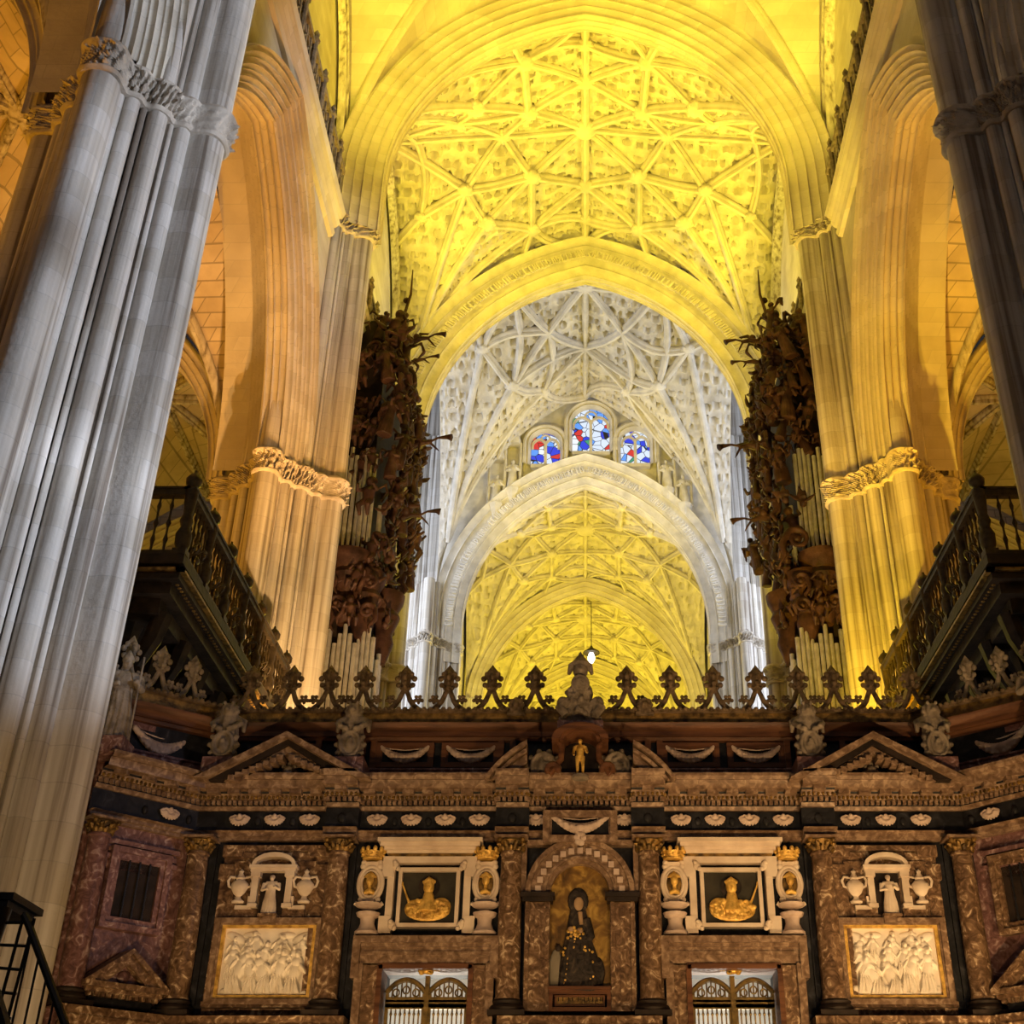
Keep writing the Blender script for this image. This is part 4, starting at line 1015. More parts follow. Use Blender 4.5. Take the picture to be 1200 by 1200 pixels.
m = MB()
for s in (-1, 1):
    x = XS + s * .60
    m.ell((x, 19.7, z0 + .30), (.25, .12, .28)); m.tube([(x + .20 * math.cos(k * PI / 10), 19.58, z0 + .30 + .23 * math.sin(k * PI / 10)) for k in range(21)], .035, 6)
    rg = random.Random(4)
    for k in range(16): a = rg.uniform(0, 6.28); r = rg.uniform(.03, .15); m.ell((x + r * math.cos(a), 19.57, z0 + .30 + r * 1.2 * math.sin(a)), (.04, .035, .04), 6, 5)
    for k in range(10): a = k * PI / 5; m.ell((x + .27 * math.cos(a), 19.66, z0 + .3 + .29 * math.sin(a)), (.055, .06, .055), 6, 5)
    m.box(x - .3, x + .3, 19.75, 20.1, z0, z0 + .45)
    o = mk('carved_medallion', sculpt(m, .018, 1, 'medallion'), GREYST, t, (-XS, -19.4, -z0), 60); m = MB()
# niche with hood and scrolled sides
ztop = Zt(853, 19.2)
m = MB(); hw = .27; zsp = z0 + .58
for j in range(14):
    a0, a1 = PI * j / 14, PI * (j + 1) / 14
    for r0, r1, yf in ((.33, .46, 19.0), (.27, .35, 19.08)):
        m.prism([(XS + r0 * math.cos(a0), zsp + r0 * math.sin(a0) * .55), (XS + r1 * math.cos(a0), zsp + r1 * math.sin(a0) * .6), (XS + r1 * math.cos(a1), zsp + r1 * math.sin(a1) * .6), (XS + r0 * math.cos(a1), zsp + r0 * math.sin(a1) * .55)], yf, 19.9)
obj('niche_hood', m, REDW, t)
obj('niche_back', MB().box(XS - .3, XS + .3, 19.62, 19.9, z0, zsp + .2), DARK, t)
for s in (-1, 1):
    p = [(XS + s * .36, 19.2, zsp + .02), (XS + s * .30, 19.18, zsp - .1), (XS + s * .31, 19.18, z0 + .28), (XS + s * .42, 19.16, z0 + .14)] + [(XS + s * (.44 + .09 * math.cos(-1.2 + k * .6)), 19.14, z0 + .1 + .09 * math.sin(-1.2 + k * .6)) for k in range(9)]
    obj('scroll_bracket', MB().tube(p, .05, 8), REDW, t)
def nude(h):
    q = h; m = MB()
    m.ell((0, -.01 * q, .925 * q), (.058 * q, .065 * q, .075 * q)); m.ell((0, .01 * q, .95 * q), (.063 * q, .065 * q, .055 * q)); m.ell((0, -.075 * q, .915 * q), (.012 * q, .016 * q, .018 * q), 6, 5)
    m.tube([(0, 0, .8 * q), (0, 0, .88 * q)], .036 * q, 8)
    m.tube([(0, 0, .80 * q), (0, -.01 * q, .70 * q), (0, -.005 * q, .60 * q), (0, 0, .50 * q)], [.085 * q, .115 * q, .10 * q, .105 * q], 12, .72)
    m.tube([(-.125 * q, 0, .785 * q), (.125 * q, 0, .785 * q)], .048 * q, 8)
    for s, (e, hnd) in ((-1, ((-.19, -.02, .60), (-.17, -.12, .50))), (1, ((.19, -.01, .61), (.15, -.13, .60)))):
        m.tube([(s * .135 * q, 0, .785 * q), (e[0] * q, e[1] * q, e[2] * q), (hnd[0] * q, hnd[1] * q, hnd[2] * q)], [.048 * q, .038 * q, .026 * q], 8); m.ell((hnd[0] * q, hnd[1] * q - .02 * q, hnd[2] * q), (.028 * q, .03 * q, .024 * q))
        m.tube([(s * .055 * q, 0, .5 * q), (s * .075 * q, -.02 * q, .28 * q), (s * .07 * q, .01 * q, .05 * q)], [.078 * q, .05 * q, .032 * q], 10); m.ell((s * .075 * q, -.04 * q, .025 * q), (.034 * q, .07 * q, .028 * q))
    return m
zn = z0 + .07
obj('statue_base', MB().lathe([(.14, z0 - .0), (.13, z0 + .05), (.1, z0 + .07)], (XS, 19.3, 0), 14), GREYST, t)
hn = Zt(866, 19.3) - zn
o = mk('gilded_child_statue', sculpt(nude(hn), hn / 90, 1, 'child'), GOLD, None, (XS, 19.3, zn), 60)
tag(o, 'small gilded standing child statue in the hooded central niche', 'statue')
# crowned bust and lions above the niche
m = MB(); zb = Zt(848, 19.5)
m.box(-.36, .36, -.1, .35, 0, .10); m.ell((0, 0, .26), (.30, .18, .22)); m.ell((0, -.02, .50), (.22, .17, .22))
rg = random.Random(9)
for k in range(40): a = rg.uniform(0, 2 * PI); zz = rg.uniform(.12, .55); r = .30 if zz < .38 else .22; m.ell((r * math.cos(a), -.14 * abs(math.sin(a)) - .03, zz), (.05, .05, .05), 6, 5)
for q in (-1, 1):
    m.tube([(q * .22, -.12, .35), (q * .34, -.16, .22), (q * .24, -.2, .08)], [.09, .09, .07], 8); m.ell((q * .3, -.12, .30), (.1, .1, .12))
m.tube([(.13 * math.cos(k * PI / 8), -.18, .62 + .13 * math.sin(k * PI / 8)) for k in range(17)], .03, 6); m.ell((0, -.14, .62), (.15, .1, .15))
m.ell((0, -.05, .88), (.13, .13, .14)); m.ell((0, -.17, .86), (.03, .04, .04)); m.tube([(-.2, 0, .84), (-.16, 0, .98), (0, 0, 1.08), (.16, 0, .98), (.2, 0, .84)], [.03, .06, .08, .06, .03], 8)
m.lathe([(.15, .95), (.17, 1.02), (.10, 1.1), (.04, 1.17), (.005, 1.24)], (0, 0, 0), 10)
hb = Zt(762, 19.5) - zb
for i, p in enumerate(m.v): m.v[i] = (p[0], p[1], p[2] * hb / 1.24)
tag(mk('crowned_bust', sculpt(m, .012, 0, 'bust'), GREYST, None, (XS, 19.55, zb), 60), 'dark weathered crowned bust with shield above the central niche', 'statue')
obj('bust_pedestal', MB().box(XS - .38, XS + .38, 19.35, 20.3, Zt(856, 19.5), zb + .005), MARBP, t)

# ---- columns
def column_parts(t, h, hc, r, m):
    # local: base at z 0
    obj('column_base', MB().box(-r * 1.5, r * 1.5, -r * 1.5, r * 1.5, 0, .07).lathe([(r * 1.42, .07), (r * 1.48, .11), (r * 1.36, .15), (r * 1.18, .17), (r * 1.28, .21), (r * 1.1, .24)], (0, 0, 0), 24), DARK, t, world=False)
    z1 = h - hc
    obj('shaft', MB().lathe([(r * 1.06, .23), (r * 1.06, .26), (r, .29), (r * 1.0, z1 * .35), (r * .95, z1 * .7), (r * .86, z1 - .06), (r * .95, z1 - .045), (r * .95, z1 - .02), (r * .88, z1)], (0, 0, 0), 28), m, t, world=False)
    c = MB().lathe([(r * .88, z1), (r * .98, z1 + hc * .5), (r * 1.25, z1 + hc * .75)], (0, 0, 0), 16)
    for ring, (n, zz, rr) in enumerate(((8, .28, 1.0), (8, .55, 1.12))):
        for k in range(n):
            a = 2 * PI * (k + .5 * ring) / n; c.tube([(r * .9 * math.cos(a), r * .9 * math.sin(a), z1 + hc * (zz - .25)), (r * rr * 1.05 * math.cos(a), r * rr * 1.05 * math.sin(a), z1 + hc * zz), (r * rr * 1.22 * math.cos(a), r * rr * 1.22 * math.sin(a), z1 + hc * (zz - .02))], [r * .2, r * .22, r * .1], 6)
    for k in range(4):
        a = PI / 4 + k * PI / 2; c.ell((r * 1.4 * math.cos(a), r * 1.4 * math.sin(a), z1 + hc * .74), (r * .22, r * .22, r * .22), 8, 6)
    obj('capital', c, DGOLD, t, world=False, sharp=50)
    obj('abacus', MB().box(-r * 1.45, r * 1.45, -r * 1.45, r * 1.45, z1 + hc * .85, h), MOLD, t, world=False)
Rc = .185
hcol = Z_cap1 - Z_base; hcap = Z_cap1 - Z_cap0
clabs = ['at the left corner of the screen front', 'left of the left bronze gate', 'between the left gate and the central altarpiece', 'between the central altarpiece and the right gate', 'right of the right bronze gate', 'at the right corner of the screen front']
proto = None
for k, xc in enumerate(XC):
    yc = yF - .20
    if proto is None:
        proto = thing('marble_column', 'red marble column with gilded capital ' + clabs[k], 'column', (xc, yc, Z_base), 'marble columns of the screen'); column_parts(proto, hcol, hcap, Rc, MARB)
    else: dup(proto, (xc, yc, Z_base), 0, 'red marble column with gilded capital ' + clabs[k])
wingcol = None
for s in (-1, 1):
    x, y = wing(s, WL - .12, .14)
    lab = f'outer {"purple" if s < 0 else "red"} marble column at the far {"left" if s < 0 else "right"} end, against the stone pier'
    wc = dup(proto, (x, y, Z_base), s * PI / 4, lab)
    for c in wc.children:
        if c.name.startswith('shaft'):
            c.data = c.data.copy(); c.data.materials[0] = MARBP
    # ground storey: plinth course and column pedestals
plin = [(0, 0), (.5, 0), (.5, .5), (.42, .6), (.42, Z_base - .35), (.48, Z_base - .3), (.52, Z_base - .15), (.50, Z_base - .12), (.50, Z_base - .02), (0, Z_base - .02)]
def pline(off, x0, x1, corner0, corner1):
    pts = []
    if corner0: pts += [wing(-1, WL + .1, off), (XS - HX - .18 + off * .41, yF - off)]
    else: pts += [(x0, yF), (x0, yF - off)]
    if corner1: pts += [(XS + HX + .18 - off * .41, yF - off), wing(1, WL + .1, off)]
    else: pts += [(x1, yF - off), (x1, yF)]
    return pts
e = .42
for x0, x1, c0, c1 in ((0, D0 - e, True, False), (D1 + e, 2 * XS - D1 - e, False, False), (2 * XS - D0 + e, 0, False, True)):
    obj('plinth_course', MB().grid(np.array([[(x, y, z) for x, y in pline(o, x0, x1, c0, c1)] for o, z in plin])), MARB, scr, sharp=30)
# pilaster strips behind the columns
for xc in XC: obj('pilaster_strip', MB().box(xc - .25, xc + .25, yF - .05, yF + .02, Z_base, Z_cap1), BLACK, scr)

# ---- relief bays
def relief_mesh(w, h, seed, nx=190, nz=150):
    rg = random.Random(seed); xs = np.linspace(-w / 2, w / 2, nx); zs = np.linspace(0, h, nz); Xg, Zg = np.meshgrid(xs, zs); H = np.zeros_like(Xg)
    def ell_(x, z, a, c, d, rot=0):
        nonlocal H
        dx, dz = Xg - x, Zg - z; u = dx * math.cos(rot) + dz * math.sin(rot); v = -dx * math.sin(rot) + dz * math.cos(rot)
        q = 1 - (u / a) ** 2 - (v / c) ** 2; H = np.maximum(H, np.where(q > 0, d * np.sqrt(np.maximum(q, 0)), 0))
    def person(x, z, s, lean=0, d=.09):
        hx, hz = x + lean * .42 * s, z + .44 * s
        ell_(x + lean * .18 * s, z + .16 * s, .135 * s, .26 * s, d, -lean * .7); ell_(hx - lean * .06, hz - .09 * s, .12 * s, .12 * s, d * 1.1, -lean)
        ell_(hx, hz + .05 * s, .062 * s, .075 * s, d * 1.5); ell_(hx, hz + .09 * s, .07 * s, .05 * s, d * 1.3)
        for q in (-1, 1):
            ell_(x + q * .13 * s + lean * .2 * s, z + .26 * s, .045 * s, .14 * s, d * 1.1, q * .6); ell_(x + q * .06 * s, z - .08 * s, .085 * s, .2 * s, d * 1.05, q * .22)
        for k in range(5): ell_(x + (k - 2) * .055 * s, z - .05 * s, .018 * s, .22 * s, d * 1.25, (k - 2) * .12 + lean * .2)
    n = 0
    for row, (zb, sc, cnt) in enumerate(((.62, .62, 6), (.42, .75, 6), (.2, .9, 5))):
        for k in range(cnt):
            x = (-.44 + .88 * (k + .5) / cnt + rg.uniform(-.04, .04)) * w; person(x, h * zb + rg.uniform(-.05, .05) * h, sc * h * rg.uniform(.75, .95), rg.uniform(-.5, .5), .05 + .02 * row)
    for k in range(14): ell_(rg.uniform(-.48, .48) * w, rg.uniform(0, .12) * h, rg.uniform(.05, .14), rg.uniform(.03, .06), .05, rg.uniform(-.3, .3))
    for q in (-1, 1): ell_(q * .38 * w, .86 * h, .12 * w, .07 * h, .035, q * .4); ell_(q * .2 * w, .9 * h, .1 * w, .05 * h, .03)
    fade = np.clip(np.minimum(np.minimum(Xg + w / 2, w / 2 - Xg), np.minimum(Zg, h - Zg)) / .03, 0, 1)
    A = np.stack([Xg, -H * fade, Zg], -1); m = MB(); m.grid(A)
    m.box(-w / 2, w / 2, .004, .05, 0, h); return m
def urn():
    m = MB().lathe([(.09, 0), (.1, .03), (.05, .07), (.04, .11), (.09, .16), (.135, .25), (.14, .31), (.10, .36), (.065, .39), (.085, .42), (.05, .46), (.03, .5), (.04, .53), (.005, .57)], (0, 0, 0), 18)
    for q in (-1, 1): m.tube([(q * .10, 0, .25), (q * .17, 0, .28), (q * .195, 0, .37), (q * .16, 0, .44), (q * .08, 0, .43)], .022, 6)
    return m
small_me = sculpt(robed(.66, 0, 1, 5), .0075, 1, 'statuette')
small_me.materials.append(CREAM)
for s in (0, 1):
    side = 'right' if s else 'left'
    mir = (lambda m: m.mir(XS)) if s else (lambda m: m)
    def mx(x): return 2 * XS - x if s else x
    xm = X(313, 1090, 19.85)
    t = thing('relief_bay_surround', f'red marble aedicule surround framing the {side} white relief', 'frame', (mx(xm), yF, Zt(1185)), 'relief bays of the screen')
    m = MB(); za, zb2 = Zt(1188), Zt(990)
    m.box(xm - .84, xm + .84, yF - .10, yF + .02, za, zb2)
    for q in (-1, 1): m.box(xm + q * .74 - .10, xm + q * .74 + .10, yF - .16, yF - .05, za, Zt(1012)); m.box(xm + q * .70 - .16, xm + q * .70 + .16, yF - .18, yF - .05, Zt(1003), Zt(990)); m.box(xm + q * .83 - .05, xm + q * .83 + .05, yF - .17, yF - .05, Zt(1030), Zt(1012))
    m.box(xm - .6, xm + .6, yF - .14, yF - .05, Zt(1004), Zt(998)); m.box(xm - .62, xm + .62, yF - .17, yF - .05, Zt(996), Zt(990))
    m.box(xm - .84, xm + .84, yF - .24, yF - .05, Zt(1181), Zt(1174))
    obj('surround', mir(m), MARB, t)
    m = MB()
    m.frame(xm - .66, xm + .66, Zt(1075), Zt(1008), .05, yF - .14, yF - .06); obj('upper_panel', mir(m.box(xm - .63, xm + .63, yF - .12, yF - .06, Zt(1073), Zt(1010))), MARB, t)
    # relief frame
    r0, r1, w_ = Zt(1166), Zt(1087), X(363, 1125, 19.8) - X(259, 1125, 19.8)
    xr_ = X(311, 1125, 19.8)
    m = MB().frame(xr_ - w_ / 2 - .16, xr_ + w_ / 2 + .16, r0 - .14, r1 + .14, .08, yF - .26, yF - .05); m.frame(xr_ - w_ / 2 - .09, xr_ + w_ / 2 + .09, r0 - .08, r1 + .08, .04, yF - .22, yF - .05)
    m.box(xr_ - .1, xr_ + .1, yF - .3, yF - .05, r1 + .06, r1 + .2)
    obj('relief_frame', mir(m), MOLD, t)
    obj('gilt_fillet', mir(MB().frame(xr_ - w_ / 2 - .05, xr_ + w_ / 2 + .05, r0 - .05, r1 + .05, .05, yF - .2, yF - .05)), GOLD, t)
    rel = relief_mesh(w_, r1 - r0, 31 + s).xf(Matrix.Translation((mx(xr_), yF - .13, r0)))
    tag(obj('marble_relief', rel, RELM, None, sharp=70), f'white marble relief crowded with robed figures in the {side} bay', 'relief', 'white marble reliefs of the screen')
    # little niche aedicule
    xn = X(318, 1045, 19.8); n0, n1 = Zt(1070), Zt(1022)
    a = thing('statue_niche', f'small cream pilastered niche with curved top above the {side} relief', 'niche', (mx(xn), yF - .1, n0), 'small niches over the reliefs')
    obj('niche_back', mir(MB().box(xn - .19, xn + .19, yF - .14, yF - .12, n0, n1)), DARK, a)
    for q in (-1, 1): m = MB(); m.box(xn + q * .27 - .05, xn + q * .27 + .05, yF - .24, yF - .1, n0 + .12, n1 - .05); m.box(xn + q * .27 - .075, xn + q * .27 + .075, yF - .26, yF - .1, n1 - .08, n1); m.box(xn + q * .27 - .075, xn + q * .27 + .075, yF - .26, yF - .1, n0 + .08, n0 + .14); m.box(xn + q * .42 - .13, xn + q * .42 + .13, yF - .2, yF - .1, n0 + .06, n0 + .12); m.box(xn + q * .34 - .02, xn + q * .34 + .02, yF - .2, yF - .1, n0 + .1, n0 + .26); obj('pilaster', mir(m), CREAM, a)
    m = MB().box(xn - .36, xn + .36, yF - .26, yF - .1, n1, n1 + .05).box(xn - .38, xn + .38, yF - .29, yF - .1, n1 + .05, n1 + .1)
    for j in range(12):
        a0, a1 = PI * j / 12, PI * (j + 1) / 12; m.prism([(xn + .29 * math.cos(a0), n1 + .1 + .13 * math.sin(a0)), (xn + .35 * math.cos(a0), n1 + .1 + .2 * math.sin(a0)), (xn + .35 * math.cos(a1), n1 + .1 + .2 * math.sin(a1)), (xn + .29 * math.cos(a1), n1 + .1 + .13 * math.sin(a1))], yF - .28, yF - .1)
    obj('curved_pediment', mir(m), CREAM, a)
    for q in (-1, 1): m = MB(); m.prism([(xn + q * .2, n0 - .08), (xn + q * .2, n0 + .07), (xn + q * .55, n0 + .07), (xn + q * .55, n0 - .1)], yF - .17, yF - .09); obj('scrolled_apron', mir(m), MARB, a)
    o = tag(mk('robed_statuette', small_me, None, None, (mx(xn), yF - .24, n0 - .03), 60), f'small pale robed statuette standing in the {side} niche over the relief', 'statue', 'statuettes in the small niches'); o.scale = (1.1, .8, .93)
    obj('statuette_ledge', mir(MB().box(xn - .14, xn + .14, yF - .34, yF - .12, n0 - .07, n0 - .03)), MARB, a)
    for q, wd in ((-1, 'left'), (1, 'right')):
        uu = X(280 if q < 0 else 357, 1045, 19.8); pos = wd if not s else ('right' if q < 0 else 'left')
        obj_ = obj('marble_urn', urn().xf(Matrix.Translation((mx(uu), yF - .2, Zt(1063) + .06)) @ Matrix.Diagonal((1.0, .6, .93, 1))), CREAM, None, sharp=40)
        tag(obj_, f'cream two handled urn {pos} of the {side} statuette niche', 'urn', 'cream urns beside the small niches')

# ---- gate bays
def oval(m, x, y, z, a, c, r, n=24): m.tube([(x + a * math.cos(k * 2 * PI / n), y, z + c * math.sin(k * 2 * PI / n)) for k in range(n + 1)], r, 8)
def bust(seed):
    m = MB(); rg = random.Random(seed)
    m.ell((0, -.02, 0), (.36, .06, .17), 20, 10); m.ell((-.2, -.03, .02), (.17, .07, .15)); m.ell((.2, -.03, .05), (.17, .07, .15))
    m.tube([(0, -.04, .0), (0, -.05, .16), (0, -.05, .26)], [.15, .1, .075], 10); m.ell((0, -.06, .36), (.09, .09, .12)); m.ell((0, -.15, .34), (.02, .03, .03), 6, 5)
    m.tube([(-.09, -.05, .42), (0, -.09, .47), (.09, -.05, .42)], [.04, .05, .04], 8)
    for k in range(70): a = rg.uniform(0, 6.28); r = rg.uniform(.2, 1); m.ell((.35 * r * math.cos(a), -.085 - rg.uniform(0, .02), .02 + .15 * r * math.sin(a)), (rg.uniform(.025, .05), .03, rg.uniform(.02, .04)), 6, 5)
    for k in range(7): m.tube([(-.3 + k * .1, -.08, -.12 + .02 * abs(k - 3)), (-.25 + k * .085, -.1, .02), (-.12 + k * .04, -.08, .16)], .016, 5)
    m.tube([(-.30, -.05, .12), (-.42, -.05, .40)], [.022, .014], 6); m.ell((-.43, -.05, .42), (.03, .02, .03), 6, 5)
    return sculpt(m, .0085, 0, 'bust')
def head_med(seed):
    m = MB(); m.ell((0, -.03, .05), (.06, .05, .08)); m.ell((0, -.02, .12), (.085, .04, .05)); m.tube([(0, -.02, .0), (0, -.02, -.12)], [.035, .02], 8); m.tube([(-.08, -.01, -.13), (0, -.03, -.10), (.08, -.01, -.13)], [.03, .045, .03], 8); m.tube([(-.1, -.01, .1), (0, -.01, .17), (.1, -.01, .1)], [.015, .03, .015], 6)
    return sculpt(m, .007, 1, 'head')
B_me = [bust(1), bust(2)]; H_me = head_med(1)
for me in B_me + [H_me]: me.materials.append(GOLD)
for s in (0, 1):
    side = 'right' if s else 'left'
    mir = (lambda m: m.mir(XS)) if s else (lambda m: m)
    def mx(x): return 2 * XS - x if s else x
    # cream picture frame
    f0, f1 = Zt(1095, 19.85), Zt(985, 19.85); xm = X(502, 1045, 19.85)
    t = thing('picture_frame', f'cream eared marble picture frame above the {side} gate', 'frame', (mx(xm), yF - .05, f0), 'cream marble picture frames')
    m = MB(); hw = .66; zo1 = Zt(1003); zo0 = Zt(1093)
    for q in (-1, 1):
        m.box(xm + q * (hw - .05) - .055, xm + q * (hw - .05) + .055, yF - .16, yF, zo0, zo1)
        m.box(xm + q * hw - .09, xm + q * hw + .09, yF - .18, yF, zo1 - .32, zo1); m.box(xm + q * hw - .09, xm + q * hw + .09, yF - .18, yF, zo0, zo0 + .26)
    m.box(xm - hw, xm + hw, yF - .17, yF, zo1 - .10, zo1)
    obj('eared_frame', mir(m), CREAM, t)
    m = MB()
    for k, (o_, za, zb2) in enumerate(((.70, zo1 + .05, zo1 + .09), (.74, zo1 + .09, zo1 + .14), (.80, zo1 + .14, zo1 + .2), (.84, zo1 + .2, f1))): m.box(xm - o_, xm + o_, yF - .2 - k * .05, yF, za, zb2)
    obj('cornice', mir(m), CREAM, t)
    obj('gilt_strip', mir(MB().box(xm - .68, xm + .68, yF - .17, yF, zo1, zo1 + .05)), DGOLD, t)
    obj('inner_frame', mir(MB().frame(xm - .49, xm + .49, zo0 + .10, zo1 - .17, .06, yF - .15, yF)), CREAM, t)
    for q in (-1, 1):
        for z in (zo1 - .15, zo0 + .12): m = MB(); m.ell((xm + q * .54, yF - .17, z), (.06, .05, .07)); m.ell((xm + q * .56, yF - .19, z + .05), (.04, .04, .04)); m.ell((xm + q * .5, yF - .19, z - .05), (.04, .04, .04)); obj('corner_carving', mir(m), CREAM, t, sharp=60)
    p = thing('saint_painting', f'dark painting of a gilded bust with dark halo above the {side} gate', 'painting', (mx(xm), yF - .08, zo0 + .14), 'gilded bust pictures over the gates')
    obj('canvas', mir(MB().box(xm - .45, xm + .45, yF - .07, yF - .03, zo0 + .14, zo1 - .2)), NIGHT, p)
    zc_ = zo0 + .36
    o = mk('gilded_bust', B_me[s], None, p, (0, .0, zc_ - zo0 - .14), 60); o.scale = (-1.0 if s else 1.0, .7, 1.0)
    obj('halo', mir(MB().add([(xm + .17 * math.cos(a * PI / 16), yF - .085, zc_ + .37 + .17 * math.sin(a * PI / 16)) for a in range(32)] + [(xm + .17 * math.cos(a * PI / 16), yF - .07, zc_ + .37 + .17 * math.sin(a * PI / 16)) for a in range(32)], [tuple(range(32)), tuple(range(63, 31, -1))] + [(i, 32 + i, 32 + (i + 1) % 32, (i + 1) % 32) for i in range(32)])), DARK, p)
    # medallions on pedestals, with crowns
    for u, wd in ((433, 'left'), (569, 'right')):
        pos = wd if not s else {'left': 'right', 'right': 'left'}[wd]
        x = X(u, 1045, 19.8); zm = Zt(1035); zp0 = Zt(1095); zp1 = Zt(1068)
        d = thing('oval_medallion', f'cream oval medallion with gilded head and crown, {pos} of the {side} gilded bust picture', 'medallion', (mx(x), yF - .15, zp0), 'oval medallions flanking the pictures')
        m = MB().lathe([(.19, zp0), (.19, zp0 + .04), (.14, zp0 + .09), (.11, zp0 + .17), (.12, zp0 + .25), (.17, zp0 + .28), (.19, zp0 + .33)], (x, yF - .15, 0), 4 if False else 16)
        m.lathe([(.06, zp0 + .33), (.08, zp0 + .38), (.2, zp0 + .43), (.22, zp0 + .47), (.12, zp0 + .5)], (x, yF - .15, 0), 16); obj('pedestal', mir(m), PINK, d)
        m = MB(); m.ell((x, yF - .12, zm), (.21, .05, .30), 24, 12); oval(m, x, yF - .17, zm, .185, .265, .04); oval(m, x, yF - .19, zm, .14, .205, .022)
        for q in (-1, 1):
            for z, r in ((.27, .055), (.33, .045), (-.25, .05)): m.ell((x + q * .13, yF - .17, zm + z), (r, .05, r))
            m.tube([(x + q * .05, yF - .16, zm - .30), (x + q * .16, yF - .17, zm - .34), (x + q * .22, yF - .17, zm - .30)], .035, 6)
        m.box(x - .12, x + .12, yF - .2, yF - .1, zm + .26, zm + .34)
        obj('oval_frame', mir(m), CREAM, d, sharp=50)
        obj('gilt_field', mir(MB().ell((x, yF - .165, zm), (.13, .03, .195), 20, 10)), DGOLD, d)
        o = mk('gilded_head', H_me, None, d, (0, -.062, zm - zp0 - .02), 60); o.scale = (1.0, 1, 1.05)
        m = MB(); zk = Zt(1003)
        m.lathe([(.155, zk - .06), (.165, zk - .04), (.15, zk - .03), (.185, zk + .06), (.15, zk + .07)], (x, yF - .17, 0), 16)
        for k in range(10): a = k * PI / 5; m.ell((x + .18 * math.cos(a), yF - .17 + .18 * math.sin(a), zk + .085), (.035, .035, .05), 6, 5)
        for k in range(12): a = k * PI / 6; m.ell((x + .168 * math.cos(a), yF - .17 + .168 * math.sin(a), zk + .01), (.025, .025, .025), 6, 5)
        obj('gilt_crown', mir(m), GOLD, d, sharp=50)
        obj('backing_panel', mir(MB().box(x - .27, x + .27, yF - .03, yF, zp0, Zt(990))), BLACK, d)
    # doorcase
    e0, e1, zt_ = X(410, 1150, 19.75), X(583, 1150, 19.75), Zt(1097, 19.75)
    d = struct(f'door_{s + 1}', mir(MB().box(e0 + .14, D0, yF - .22, yF, 1.2, Dt + .14).box(D1, e1 - .14, yF - .22, yF, 1.2, Dt + .14).box(e0 + .14, e1 - .14, yF - .22, yF, Dt, Dt + .16)), MARB, f'stepped red marble doorcase of the {side} gate', 'door')
    m = MB().box(e0 + .06, e0 + .18, yF - .28, yF, 1.2, zt_ - .4).box(e1 - .18, e1 - .06, yF - .28, yF, 1.2, zt_ - .4)
    m.box(e0 + .04, e1 - .04, yF - .23, yF, Dt + .02, zt_ - .1); m.box(e0 + .1, e1 - .1, yF - .25, yF, Dt + .14, Dt + .2); m.box(e0, e1, yF - .31, yF, zt_ - .10, zt_); m.box(e0 + .03, e1 - .03, yF - .27, yF, zt_ - .16, zt_ - .10)
    for a, c in ((e0, e0 + .12), (e1 - .12, e1)): m.box(a, c, yF - .31, yF, zt_ - .62, zt_ - .1)
    obj('outer_mouldings', mir(m), MOLD, d)
    obj('inner_mouldings', mir(MB().box(D0 - .02, D0 + .06, yF - .26, yF + .3, 1.2, Dt).box(D1 - .06, D1 + .02, yF - .26, yF + .3, 1.2, Dt).box(D0, D1, yF - .26, yF + .3, Dt - .06, Dt + .02)), REDW, d)
    # bronze gates
    g = thing('bronze_gate', f'pair of arched bronze barred leaves in the {side} doorway', 'gate', (mx((D0 + D1) / 2), yF + .2, 1.2), 'bronze gates of the screen')
    dm = (D0 + D1) / 2; gz1 = Dt - .08
    for q in (-1, 1):
        a, c = (D0 + .08, dm - .02) if q < 0 else (dm + .02, D1 - .08); cw = (c - a)
        m = MB().box(a, a + .05, yF + .15, yF + .21, 1.2, gz1 - .28).box(c - .05, c, yF + .15, yF + .21, 1.2, gz1 - .28)
        zA = gz1 - .24; zarch = lambda tt: zA + .20 * math.sin(PI * tt) ** .8
        m.tube([(a + cw * k / 14, yF + .18, zarch(k / 14) - .03) for k in range(15)], .04, 6)
        for z in (zA - .12, Zt(1180, 20.2)): m.box(a, c, yF + .14, yF + .22, z - .04, z + .035)
        m.box(a, c, yF + .14, yF + .22, zA - .24, zA - .13)
        leaf = obj('gate_leaf', mir(m), BRONZE, g)
        for k in range(7):
            x = a + .06 + (cw - .12) * (k + .5) / 7
            obj('gate_bar', mir(MB().lathe([(.012, 1.2), (.012, zA - .75), (.028, zA - .7), (.012, zA - .64), (.012, zA - .36), (.024, zA - .33), (.012, zA - .3), (.012, zarch((x - a) / cw) - .03)], (x, yF + .18, 0), 6)), BRONZE, leaf)
        m = MB()
        for k in range(3): oval(m, a + cw * (k + 1) / 4, yF + .18, zA - .02 + .04 * (k == 1), .05, .055, .013, 12)
        obj('fretwork', mir(m), BRONZE, leaf)
    obj('gate_mullion', mir(MB().box(dm - .035, dm + .035, yF + .12, yF + .24, 1.2, gz1 - .02)), BRONZE, g)
    m = MB().ell((dm, yF - .05, Dt - .02), (.09, .06, .09)); rg = random.Random(3)
    for k in range(14): m.ell((dm + rg.uniform(-.19, .19), yF - .07, Dt - .03 + rg.uniform(-.06, .07)), (.045, .04, .04), 6, 5)
    obj('gilt_cresting', mir(m), GOLD, g, sharp=60)

